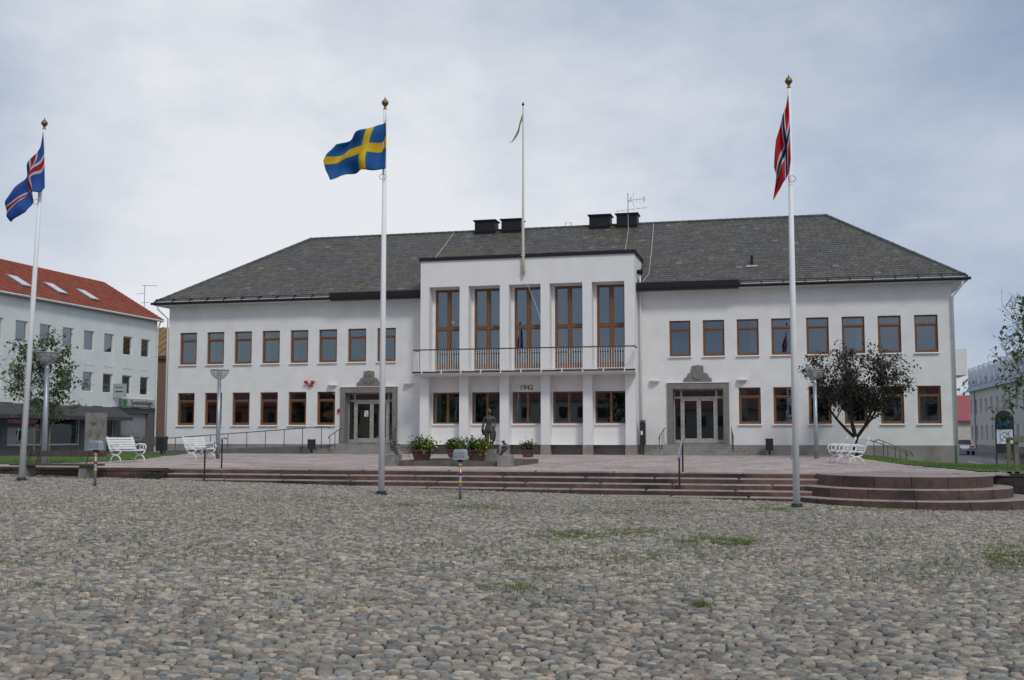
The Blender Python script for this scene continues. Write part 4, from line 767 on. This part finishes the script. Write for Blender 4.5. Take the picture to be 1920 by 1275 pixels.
def planter(px,py,label,w,seed,zb=TZ+.165,fl=True):
    p=PZ(px,py,zb); r=np.random.default_rng(seed); t=thing('flower_planter',label,'planter',(p.x,p.y,zb)); x,y=p.x,p.y; h=w*.62; b=w*.36; T=w*.52
    m=MB(); q=lambda s,z:[(x-s,y-s,z),(x+s,y-s,z),(x+s,y+s,z),(x-s,y+s,z)]; A,B=q(b,zb),q(T,zb+h)
    for k in range(4): m.poly([A[k],A[(k+1)%4],B[(k+1)%4],B[k]])
    m.poly(q(T-.03,zb+h-.04)); m.poly(A); m.build('pot',TERRA,t); 
    rim=MB(); B2=q(T+.015,zb+h); 
    for k,(u0,u1,v0,v1) in enumerate(((x-T-.015,x+T+.015,y-T-.015,y-T+.03),(x-T-.015,x+T+.015,y+T-.03,y+T+.015),(x-T-.015,x-T+.03,y-T+.031,y+T-.031),(x+T-.03,x+T+.015,y-T+.031,y+T-.031))): rim.box(u0,u1,v0,v1,zb+h-.05,zb+h+.012)
    rim.build('rim',TERRA,t)
    L=leaves(650,np.array((x-.1*w,y,zb+h+.14)),np.array((w*.33,w*.3,.12)),.11,[(.05,.10,.03),(.07,.13,.035),(.035,.075,.03)],r); leafmesh('foliage',t,*L)
    if fl: L=leaves(600,np.array((x+.25*w,y-.15*w,zb+h+.14)),np.array((w*.27,w*.22,.11)),.10,[(.26,.32,.05),(.2,.28,.04),(.30,.33,.08)],r); leafmesh('pale_foliage',t,*L)
    sp=MB()
    for _ in range(12): a,bx=r.uniform(-.35,.35)*w,r.uniform(-.3,.3)*w; hh=r.uniform(.2,.42); sp.tube([(x+a,y+bx,zb+h),(x+a*1.25,y+bx,zb+h+hh*.7),(x+a*1.35,y+bx,zb+h+hh)],[.006,.014,.004],5)
    sp.build('flower_spike',mat('dark_flower_spike',(.06,.05,.07),.8),t)
planter(791,863,'terracotta planter at the front left of the basin with yellow-green foliage',.54,1); planter(894,863,'terracotta planter at the basin front beside the statue',.54,2); planter(854,858.5,'terracotta planter on the back rim of the basin behind the power post',.5,3); planter(990,857,'terracotta planter at the back right of the basin with dark foliage',.5,4,TZ+.01,False)
# ---------------------------------------------------------------- trees
def tree(name,label,base,H,crown,limbs,leafn,lsize,cols,bark,r0,seed,low=.3,bare=.0,multi=0,lean=0):
    r=random.Random(seed); g=np.random.default_rng(seed); x,y,z=base; t=thing(name,label,'tree',(x,y,z)); tr=MB(); tips=[]; cw,cz0,cz1=crown
    def br(p,d,L,rad_,lvl):
        pts=[Vector(p)]; d=Vector(d).normalized(); n=5
        for k in range(n): d=(d+Vector((r.gauss(0,.13),r.gauss(0,.13),r.gauss(.06,.09)))).normalized(); pts.append(pts[-1]+d*(L/n))
        rs=[max(.005,rad_*(1-.75*k/n)) for k in range(n+1)]; tr.tube(pts,rs,6 if lvl else 8,False)
        if lvl<2:
            for k in range(2,n+1):
                for _ in range(2 if lvl==0 else 1+r.randint(0,1)):
                    o=Vector((r.gauss(0,1),r.gauss(0,1),r.gauss(.15,.45))); br(pts[k],d*.55+o.normalized()*.8,L*r.uniform(.34,.55),rs[k]*.65,lvl+1)
        if lvl>=1: tips.extend(pts[2:])
    if multi:
        tr.tube([(x,y,z-.1),(x,y,z+low*.6),(x+.03,y,z+low)],[r0*1.25,r0,r0*.95],10)
        for k in range(multi): a=6.28*k/multi+.35; br((x+.03,y,z+low*.95),(math.cos(a)*1.0+.12,math.sin(a)*.8,.95+.35*(k%2)),H*.66,r0*.62,0)
    else:
        tp=[Vector((x+lean*f*H+.04*math.sin(f*7+seed),y,z-.1+(H*.93+.1)*f)) for f in np.linspace(0,1,9)]; tr.tube(tp,[r0*(1-.8*f) for f in np.linspace(0,1,9)],9)
        for k in range(limbs):
            f=low+(1-low)*(k+.5)/limbs; q=tp[0].lerp(tp[-1],f); q=tp[min(8,int(f*8))].lerp(tp[min(8,int(f*8)+1)],f*8-int(f*8)); a=k*2.4+r.uniform(-.4,.4); Ls=cw*.5*(1.1-.55*abs(f-.5)*1.6)*r.uniform(.75,1.15); br(q,(math.cos(a),math.sin(a),.55),Ls,r0*.35*(1.2-f),1 if Ls<.5 else 0)
    tr.build('trunk',bark,t,True)
    T=np.array([tuple(q) for q in tips if q.z>z+cz0 and q.z<z+cz1]); T=T[g.permutation(len(T))[:max(20,int(len(T)*(1-bare)))]]
    ix=g.integers(0,len(T),leafn); pos=T[ix]+g.normal(0,1,(leafn,3))*np.array((.09,.09,.07))*(1+lsize*3); a=g.uniform(0,6.28,leafn); b=g.normal(-.5,.6,leafn); s=lsize*g.uniform(.6,1.35,leafn); c=np.array(cols)[g.integers(0,len(cols),leafn)]*g.uniform(.7,1.3,(leafn,1)); leafmesh('crown',t,pos,a,b,s,c); return t
p=PZ(1603,858,.72); tree('dark_leaved_tree','small spreading tree with dark purple leaves in front of the right wing',(p.x,-4.2,zr(p.x,-4.2)),4.6,(5.2,1.5,5.0),0,10500,.135,[(.030,.027,.019),(.038,.030,.022),(.026,.032,.017),(.045,.036,.026)],BARK,.125,5,.85,0,5)
p=PZ(57,870,.77); tree('young_tree','young green maple with slender trunk behind the leftmost flagpole',(p.x,p.y+.6,.76),4.1,(2.3,1.3,4.5),14,2600,.135,[(.075,.135,.035),(.055,.105,.03),(.095,.16,.045)],BARKG,.055,11,.3)
for dx in(-.3,.3): 
    tag(MB().tube([(p.x+dx,p.y+.55,.74),(p.x+dx,p.y+.55,2.0)],.03,6).tube([(p.x+dx,p.y+.55,1.9),(p.x,p.y+.58,1.93)],.014,5).build('tree_stake',STAKE),'wooden stake '+('left' if dx<0 else 'right')+' of the young maple trunk','stake')
q=PZ(1955,889,.6); tree('young_tree','young green tree at the right edge behind the low stone wall',(q.x+.1,-22.8,.6),4.6,(3.6,1.5,5.0),14,2000,.15,[(.08,.14,.035),(.06,.11,.03),(.11,.16,.05)],BARKG,.05,23,.3)
fr_=thing('tree_guard','weathered timber tree guard frame on the right lawn edge','tree guard',(q.x-.1,-23.3,.6)); a=PY(1907,880,-23.5)
for X,Y in((a.x,-23.5),(a.x+1.05,-23.5),(a.x+.02,-22.3)): MB().box(X-.05,X+.05,Y-.05,Y+.05,.5,1.66).build('post',STAKE,fr_)
MB().box(a.x-.08,a.x+1.15,-23.6,-23.551,1.55,1.72).build('rail',STAKE,fr_); MB().box(a.x-.03,a.x+.03,-23.5,-22.3,1.6,1.68).build('rail',STAKE,fr_)
# hedge beside monument
p=PZ(216,846,.77); L=leaves(3800,np.array((p.x,p.y+.5,1.2)),np.array((.75,.4,.26)),.10,[(.04,.09,.02),(.055,.12,.03),(.08,.15,.035)]); L[0][:,2]=np.maximum(L[0][:,2],.8); o=leafmesh('hedge',None,*L); tag(o,'rounded green hedge between the monument and the white bench','hedge')
# ---------------------------------------------------------------- left building
lb=thing('shop_building','white three-storey building with red tiled roof and dark awnings','building',(-34.7,0,.3),math.pi/2)
# local: x = world Y, -y faces the street (+X), z relative to .3
y_end=22.2; y_sta=-22; EV=10.85-.3
colsY=[PX(px,640,-34.7).y for px in(40,87,129,169,206,241,273.5)]; stp=(colsY[-1]-colsY[0])/6; ys_=[colsY[0]+stp*i for i in range(-9,7)]
zt=[(PX(206,626,-34.7).z-.3,PX(206,662,-34.7).z-.3),(PX(206,701,-34.7).z-.3,PX(206,737,-34.7).z-.3)]
ops=[(a-.62,a+.62,z1,z0) for a in ys_ for z0,z1 in zt]; shop=[(y_end-5.4-4.1*k-3.5,y_end-5.4-4.1*k,.75,3.0) for k in range(8)]; sdoor=(y_end-4.6,y_end-.9,.05,3.1)
m=MB(); wall_open(m,y_sta,y_end,3.55,EV,ops,0,.2); m.poly([(y_end,0,0),(y_end,10.6,0),(y_end,10.6,EV),(y_end,5.3,EV+3.1),(y_end,0,EV)]); m.build('wall',STUCCO,lb,False,False)
m=MB(); wall_open(m,y_sta,y_end,-.3,3.55,shop+[sdoor],.02,.3); m.build('shop_front',mat('shop_front_grey',(.12,.12,.12),.7),lb,False,False)
MB().poly([(y_sta,1.2,0),(y_end,1.2,0),(y_end,1.2,EV),(y_sta,1.2,EV)]).build('room_partition',mat('dim_room',(.09,.09,.09),.9),lb,False,False)
WFR=mat('white_window_frame',(.68,.68,.66),.5)
fmm=MB().box(0,.11,-.03,.08,0,1.44).box(1.13,1.24,-.03,.08,0,1.44).box(.07,1.17,0,.08,0,.07).box(.07,1.17,0,.08,1.37,1.44).mesh('window',WFR); pm=MB().poly([(.07,.04,.07),(1.17,.04,.07),(1.17,.04,1.37),(.07,.04,1.37)]).mesh('pane',GLASS); bm_=MB().box(.08,1.16,.1,.12,.5,1.36).mesh('window_blind',CURT); bm2=MB().box(.08,1.16,.1,.12,.08,1.36).mesh('window_blind',CURT); sm_=MB().box(-.06,1.3,-.08,.02,-.07,-.005).mesh('sill',WFR); pn=MB().box(.02,1.22,-.02,.0,-1.05,-.95).box(.02,.06,-.02,0,-.95,-.2).box(1.18,1.22,-.02,0,-.95,-.2).mesh('panel_moulding',STUCCO)
for a in ys_:
    for r_,(z0,z1) in enumerate(zt):
        s=(z0-z1)/1.44; w=link('window',fmm,lb,(a-.62,.1,z1)); w.scale=(1,1,s); link('pane',pm,w); link('sill',sm_,w); link('panel_moulding',pn,w,(0,-.1,0))
        if random.random()<.6: link('window_blind',random.choice([bm_,bm2]),w)
for x0,x1,z0,z1 in shop: 
    w=link('shop_window',MB().box(x0,x0+.08,.1,.2,z0,z1).box(x1-.08,x1,.1,.2,z0,z1).box(x0+.08,x1-.08,.1,.2,z0,z0+.09).box(x0+.08,x1-.08,.1,.2,z1-.08,z1).mesh('shop_window',WFR),lb); link('pane',MB().poly([(x0+.08,.15,z0+.09),(x1-.08,.15,z0+.09),(x1-.08,.15,z1-.08),(x0+.08,.15,z1-.08)]).mesh('pane',GLASS),w)
    link('awning',MB().prism([(x0-.25,-.03,3.5),(x0-.25,-1.35,2.75),(x0-.25,-1.35,2.5),(x0-.25,-1.30,2.5),(x0-.25,-1.30,2.7),(x0-.25,-.03,3.42)],(4.0,0,0)).mesh('awning',CANVAS),lb)
link('shop_door',MB().box(sdoor[0],sdoor[1],.25,.3,.05,3.1).mesh('shop_door',mat('door_shutter_grey',(.27,.28,.29),.6)),lb)
sg=link('shop_sign',MB().box(y_end-4.9,y_end-.4,-.25,-.02,3.62,4.2).mesh('shop_sign',SIGNG),lb); 
lt=text('Systembolaget',.52,INK,(0,0,0),(math.pi/2,0,0),sg,'lettering'); lt.location=(y_end-2.25,-.26,3.9); d_=MB().lathe([(.25,0),(.25,.03)],(0,0,0),16).mesh('emblem',GREEN); e_=link('emblem',d_,sg,(y_end-4.5,-.25,3.9)); e_.rotation_euler=(math.pi/2,0,0)
s2=PX(224,747,-34.2); bx=link('projecting_sign',MB().box(s2.y-.12,s2.y+.12,-1.0,-.05,4.25,5.25).mesh('projecting_sign',SIGNG),lb); link('sign_print',MB().box(s2.y-.127,s2.y-.121,-.85,-.2,4.95,5.01).box(s2.y-.127,s2.y-.121,-.85,-.2,4.62,4.7).mesh('sign_print',INK),bx)
rfm=MB(); ov=.35; 
rfm.prism([(y_sta,-ov,EV-.12),(y_sta,5.3,EV+3.15),(y_sta,10.9,EV-.12),(y_sta,10.9,EV+.03),(y_sta,5.3,EV+3.32),(y_sta,-ov,EV+.03)],(y_end+.25-y_sta,0,0)); rfo=rfm.build('roof',TILE,lb,False,False)
sv=Vector((0,5.3+ov,3.29)); L_=sv.length; su=sv.normalized(); sn=Vector((0,-su.z,su.y)); tl=[];tm=[];tcn=[]
for r_ in range(18):
    x=2-(.0)
    x=-2
    while x<y_end+.2:
        c=Vector((x+.14,-ov,EV+.03))+su*(L_*(r_+.5)/18)+sn*.03; u2=(su-sn*.09).normalized(); n2=Vector((1,0,0)).cross(u2); tl.append(tuple(c)); tm.append([[.27,u2.x*L_/18*1.1,n2.x*.05],[0,u2.y*L_/18*1.1,n2.y*.05],[0,u2.z*L_/18*1.1,n2.z*.05]]); k=random.uniform(.75,1.2); tcn.append((.27*k,.062*k,.03*k)); x+=.28
TILA=mat('red_clay_tile',(.27,.06,.03),.8,attr='col',amp=.2,ns=4)
HT=np.array([(-.5,-.5,0),(-.25,-.5,.8),(.1,-.5,1),(.5,-.5,.1),(-.5,.5,0),(-.25,.5,.8),(.1,.5,1),(.5,.5,.1)],float); HF=[(0,1,5,4),(1,2,6,5),(2,3,7,6),(0,3,2,1)]
o=joined('roof_tiles',HT,HF,np.array(tl),np.array(tm),np.array(tcn),TILA,None,False); o.parent=rfo; o['kind']='stuff'
for px,py in((35,524),(103,538),(163,553)):
    q=PX(px,py,-36.3); yy=q.y; f=(1.6+ov)/(5.3+ov); c=Vector((yy,1.6,EV+.03+3.29*f))+sn*.1; a=[c+Vector((sx*.55,0,0))+su*sy*.8 for sx,sy in((-1,-1),(1,-1),(1,1),(-1,1))]
    link('skylight',MB().prism(a,sn*.08).mesh('skylight',GALV),rfo); a2=[c+Vector((sx*.47,0,0))+su*sy*.7+sn*.085 for sx,sy in((-1,-1),(1,-1),(1,1),(-1,1))]; link('skylight_pane',MB().poly(a2).mesh('skylight_pane',mat('bright_skylight',(.6,.62,.64),.15)),rfo)
link('gutter',MB().tube([(y_sta,-ov-.05,EV-.03),(y_end+.2,-ov-.05,EV-.03)],.08,6).mesh('gutter',WFR),rfo); link('downpipe',MB().tube([(y_end-.1,-ov,EV-.1),(y_end-.1,-.12,EV-.7),(y_end-.1,-.12,0)],.06,6).mesh('downpipe',WFR),lb)
an_=thing('roof_aerial','thin television aerial behind the red tiled roof at left','aerial',(-37,30.5,9)); a=PY(271,560,30.5); ab=MB().tube([(a.x,30.5,9.0),(a.x,30.5,PY(271,534,30.5).z)],.03,5); z_=PY(271,534,30.5).z; ab.build('mast',GALV,an_); MB().tube([(a.x-.3,30.5,z_-.05),(a.x+1.2,30.5,z_-.12)],.02,4).tube([(a.x-.8,30.5,z_-.8),(a.x,30.5,z_-.75)],.02,4).tube([(a.x-.35,30.5,z_-1.6),(a.x+.5,30.5,z_-1.6)],.02,4).build('aerial_head',GALV,an_)
# brown building between
bb=thing('brown_building','brown rendered building with ochre metal roof behind the white shops','building',(-34,33,.2)); MB().box(-44,-24,31,43,-.2,8.5).build('wall',BROWN,bb); MB().prism([(-44.3,30.7,8.5),(-23.7,30.7,8.5),(-23.7,30.7,8.7),(-44.3,30.7,8.7)],(0,.3,0)).build('cornice',BROWN,bb); r_=MB().prism([(-44.3,30.6,8.701),(-44.3,37,11.9),(-44.3,43.4,8.701)],(20.6,0,0)).build('roof',OCHRE,bb)
for k in range(26): X=-44+.8*k; MB().prism([(X,30.62,8.74),(X,37,11.93),(X,37,11.99),(X,30.62,8.80)],(.05,0,0)).build('roof_seam',OCHRE,r_)
# ---------------------------------------------------------------- right background
rb_=thing('mansard_building','grey rendered building with zinc mansard roof across the right street','building',(34,60,0),-math.pi/2)
# local x = -(worldY-60), -y faces -X ; local origin (34,60)
def lx(Y): return 60-Y
EV=6.5; ylo,yhi=20,76; cY=[PX(px,735,34).y for px in(1834,1850,1866,1888)]; wy=[75-3.1*i for i in range(18)]
ops=[]
for a in wy:
    for z0,z1 in((1.2,2.75),(4.0,5.55)): ops.append((lx(a)-.5,lx(a)+.5,z0,z1))
m=MB(); wall_open(m,lx(yhi),lx(ylo),.7,EV,ops,0,.18); m.poly([(lx(yhi),0,-.3),(lx(yhi),12,-.3),(lx(yhi),12,EV),(lx(yhi),0,EV)]); m.build('wall',GREYW,rb_,False,False); MB().box(lx(yhi),lx(ylo),-.03,.2,-.3,.7).build('plinth',PLINTH,rb_,False,False); MB().poly([(lx(yhi),.8,0),(lx(ylo),.8,0),(lx(ylo),.8,EV),(lx(yhi),.8,EV)]).build('room_partition',ROOM,rb_,False,False)
f2=MB().box(0,.07,0,.08,0,1.55).box(.93,1.0,0,.08,0,1.55).box(.07,.93,0,.08,0,.07).box(.07,.93,0,.08,1.48,1.55).box(.47,.53,0,.07,.07,1.48).mesh('window',WFR); pm2=MB().poly([(.07,.04,.07),(.93,.04,.07),(.93,.04,1.48),(.07,.04,1.48)]).mesh('pane',GLASS)
for x0,x1,z0,z1 in ops: w=link('window',f2,rb_,(x0,.08,z0)); link('pane',pm2,w)
mr_=MB().prism([(lx(yhi)-.2,-.35,EV),(lx(yhi)-.2,1.0,9.1),(lx(yhi)-.2,5.5,10.0),(lx(yhi)-.2,11,9.1),(lx(yhi)-.2,12.3,EV)],(yhi-ylo+.4,0,0)).build('roof',ZINC,rb_,False,False)
for k in range(100): 
    X=lx(yhi)+.56*k; link('roof_seam',MB().prism([(X,-.38,EV+.02),(X,.97,9.13),(X,1.02,9.13),(X,-.33,EV+.02)],(.04,0,0)).mesh('roof_seam',ZINC),mr_)
for a in wy: 
    x=lx(a); d=link('dormer',MB().prism([(x-.65,-.15,7.1),(x+.65,-.15,7.1),(x+.65,-.15,8.75),(x,-.15,9.15),(x-.65,-.15,8.75)],(0,1.6,0)).mesh('dormer',ZINC),mr_); link('pane',MB().poly([(x-.4,-.156,7.3),(x+.4,-.156,7.3),(x+.4,-.156,8.6),(x-.4,-.156,8.6)]).mesh('pane',GLASS),d)
link('downpipe',MB().tube([(lx(72.3),-.1,EV),(lx(72.3),-.1,.2)],.07,6).mesh('downpipe',GALV),rb_)
rh=thing('red_roofed_house','small white house with pink-red metal roof down the right street','house',(31,92,0)); MB().box(26,36,88,97,-.4,3.4).build('wall',mat('cream_wall',(.6,.56,.48),.9),rh); MB().prism([(25.4,87.5,3.4),(36.6,87.5,3.4),(36.6,92.5,6.6),(25.4,92.5,6.6)],(0,0,.12)).build('roof',REDROOF,rh); MB().prism([(25.4,97.5,3.4),(36.6,97.5,3.4),(36.6,92.55,6.6),(25.4,92.55,6.6)],(0,0,.12)).build('roof_back',REDROOF,rh); MB().box(28,29,87.94,87.99,1,2.4).box(32,33,87.94,87.99,1,2.4).build('window',INK,rh)
gh=thing('grey_gabled_house','grey gabled house behind the red roofed house','house',(29,112,0)); MB().prism([(24,108,-.4),(33,108,-.4),(33,108,6),(28.5,108,9.2),(24,108,6)],(0,9,0)).build('wall',mat('blue_grey_wall',(.3,.33,.37),.9),gh); MB().prism([(23.4,107.6,5.7),(28.5,107.6,9.35),(33.6,107.6,5.7),(33.6,107.6,5.95),(28.5,107.6,9.65),(23.4,107.6,5.95)],(0,10,0)).build('roof',STEELW,gh)
gw=thing('white_garden_wall','white garden wall beyond the parked car','wall',(30.5,84,0)); MB().box(26,33.0,84,84.3,-.3,1.75).build('wall_panel',STEELW,gw); MB().box(25.95,33.05,83.95,84.35,1.751,1.83).build('coping',STEELW,gw)
# hill with trees
hm=MB(); nx=40
for i in range(nx):
    for j in range(6):
        def hz(a,b): X=-120+a*8; return (X,170+b*25,-1+ (1-abs(b-4)/4.5)*13*(.6+.4*math.sin(a*.5))*(1 if b>0 else 0)+1.5*mnoise.noise(Vector((a*.7,b*.9,0))))
        hm.poly([hz(i,j),hz(i+1,j),hz(i+1,j+1),hz(i,j+1)])
tag(hm.build('hill',HILL,None,True),kind='structure')
r=np.random.default_rng(5); n=26000; X=r.uniform(0,140,n); Yh=r.uniform(130,200,n); cl=np.array([mnoise.noise(Vector((a*.16,b*.1,0))) for a,b in zip(X,Yh)]); pos=np.stack([X,Yh,r.uniform(0,1,n)**.7*(8.5+5*cl)],1); o=leafmesh('far_wood',None,pos,r.uniform(0,6.28,n),r.normal(-.4,.6,n),r.uniform(.5,1.1,n),np.array([(.04,.075,.022),(.055,.095,.03),(.03,.06,.02)])[r.integers(0,3,n)]*r.uniform(.7,1.3,(n,1))); tag(o,'dark green wood on the far hillside at right','wood',None,'stuff')
fp=thing('far_flagpole','distant white flagpole with yellow and blue pennant right of the town hall','flagpole',(33.0,80,0)); a=PY(1819,705,80); MB().tube([(a.x,80,-.2),(a.x,80,a.z)],[.1,.05],8).build('pole',POLEW,fp); flag('pennant',fp,79.95,[(1819,706),(1812,712),(1804,722)],[(1819,711),(1813,716),(1803,724)],[(1819,706),(1819,711)],[(1804,722),(1803,724)],PEN,[(.05,9,0,0)],12,5)
fp.location.x=a.x; 
for c in fp.children: c.location.x+=33.0-a.x
sb=thing('side_balcony','small white balcony on the right end wall of the town hall','balcony',(XR+.4,3,4.9)); MB().box(XR,XR+.9,2,5,4.7,4.9).build('slab',STEELW,sb); MB().box(XR+.85,XR+.9,2,5,4.9,6.0).box(XR,XR+.85,2,2.05,4.9,6.0).build('railing_panel',STEELW,sb)
# parked car (rear three-quarter)
car=thing('parked_car','silver saloon car parked in the side street beyond the town hall corner','car',(29.2,50,-.02)); x,y,z=29.2,50,-.02
prof=[(-2.15,.35),(-2.2,.62),(-2.1,.85),(-1.45,.93),(-.95,1.36),(.45,1.38),(1.1,.95),(2.0,.82),(2.2,.6),(2.15,.32)]
bd=MB(); sec=lambda s,ins:[(x+s*(.85-(ins if h>.95 else 0)),y+l,z+h) for l,h in prof]; A,B=sec(-1,.13),sec(1,.13); n_=len(A)
for k in range(n_): bd.poly([A[k],B[k],B[(k+1)%n_],A[(k+1)%n_]])
bd.poly(A[::-1]).poly(B); bd.build('body',SILVER,car)
MB().poly([(x-.66,y-1.42,z+.96),(x+.66,y-1.42,z+.96),(x+.6,y-1.0,z+1.33),(x-.6,y-1.0,z+1.33)]).build('rear_window',INK,car).location.y-=.02
for s in(-1,1):
    MB().box(x+s*.6-.2,x+s*.6+.2,y-2.2,y-2.13,z+.66,z+.82).build('tail_light',REDP,car); MB().prism([(x+s*.8,y-.95,z+.97),(x+s*.8,y+.95,z+.97),(x+s*.725,y+.45,z+1.31),(x+s*.725,y-.85,z+1.31)],(s*.02,0,0)).build('side_window',INK,car)
    for l in(-1.35,1.35):
        w=MB().tube([(x+s*.68,y+l,z+.31),(x+s*.87,y+l,z+.31)],.31,14).build('wheel',RUBBER,car); MB().tube([(x+s*.871,y+l,z+.31),(x+s*.88,y+l,z+.31)],.19,10).build('rim',GALV,w)
MB().box(x-.25,x+.25,y-2.225,y-2.2,z+.5,z+.6).build('number_plate',PAPER,car)
# information board on the right
q=PZ(1886,869,-.02); ib=thing('notice_board','black arched notice board with white panel and hanging flowers on the right pavement','sign',(q.x,q.y,-.02)); x,y=q.x,q.y; w_=.55
arc=[(x-w_,y,2.75)]+[(x-w_*math.cos(a),y,2.75+.52*math.sin(a)) for a in np.linspace(0.1,3.04,10)]+[(x+w_,y,2.75)]
MB().prism(arc,(0,.06,0)).build('arched_top',IRON,ib); MB().box(x-w_,x+w_,y-.0,y+.06,.62,1.2).box(x-w_,x-w_+.08,y-.0,y+.06,-.05,.619).box(x+w_-.08,x+w_,y,y+.06,-.05,.619).box(x-w_,x-w_+.08,y,y+.06,1.201,2.749).box(x+w_-.08,x+w_,y,y+.06,1.201,2.749).build('frame',IRON,ib); MB().box(x-w_+.081,x+w_-.081,y+.01,y+.05,1.201,2.08).build('panel',PAPER,ib)
rg_=MB().tube([(x+.27*math.cos(a),y+.0,1.64+.27*math.sin(a)) for a in np.linspace(0,6.283,20)],.025,5).tube([(x-.3,y+.0,1.3),(x+.33,y,2.0)],.03,5).tube([(x-.14,y,1.78),(x+.14,y,1.5)],.02,5).build('emblem',GALV,ib); MB().box(x-w_+.081,x+w_-.081,y+.02,y+.05,2.081,2.748).build('back_panel',IRON,ib)
L=leaves(420,np.array((x,y-.1,2.42)),np.array((.24,.08,.1)),.1,[(.1,.25,.5),(.15,.35,.6),(.06,.12,.03)]); leafmesh('hanging_flowers',ib,*L); L=leaves(300,np.array((x-.05,y-.08,2.8)),np.array((.25,.06,.12)),.1,[(.06,.1,.03),(.09,.13,.04)]); leafmesh('hanging_foliage',ib,*L)
p=PZ(1915,872,-.02); L=leaves(2600,np.array((p.x+1.2,p.y+.6,.5)),np.array((.9,.4,.3)),.12,[(.035,.05,.025),(.05,.07,.03)]); L[0][:,2]=np.maximum(L[0][:,2],0); tag(leafmesh('shrub',None,*L),'dark clipped shrub behind the timber tree guard','shrub')
# houses and trees across the square behind the camera (seen mirrored in the ground floor glass)
for i,(x,w,h,c) in enumerate(((-46,20,6.2,(.5,.37,.22)),(-22,22,7,(.55,.5,.42)),(4,20,5.6,(.34,.32,.27)),(30,24,7.2,(.5,.49,.44)),(-74,24,6.5,(.4,.17,.12)),(-102,24,7,(.52,.40,.2)))):
    t=thing('opposite_house',('ochre','cream','grey-brown','pale','brick red','yellow')[i]+' house across the square behind the viewer','house',(x,-116,-.4)); MB().box(x-w/2,x+w/2,-124,-113,-.45,h).build('wall',mat('opposite_wall_%d'%i,c,.9),t); MB().prism([(x-w/2-.4,-112.5,h),(x-w/2-.4,-118.5,h+3.4),(x-w/2-.4,-124.5,h)],(w+.8,0,0)).build('roof',mat('dark_red_tile',(.15,.05,.035),.85),t)
    for k in range(int(w/3)): MB().box(x-w/2+1+3*k,x-w/2+2.2+3*k,-112.98,-112.9,h-2.6,h-1).build('window',INK,t)
for i,x in enumerate((-33,-9,17,-60,-88)): tree('opposite_tree',('broad green tree between the ochre and cream houses','broad green tree between the cream and grey-brown houses','broad green tree between the grey-brown and pale houses','broad green tree between the brick red and ochre houses','broad green tree between the yellow and brick red houses')[i]+' behind the viewer',(x,-108,-.4),8.5,(7,1.5,9.5),12,3000,.45,[(.04,.08,.02),(.06,.11,.03)],BARK,.2,40+i,.25)
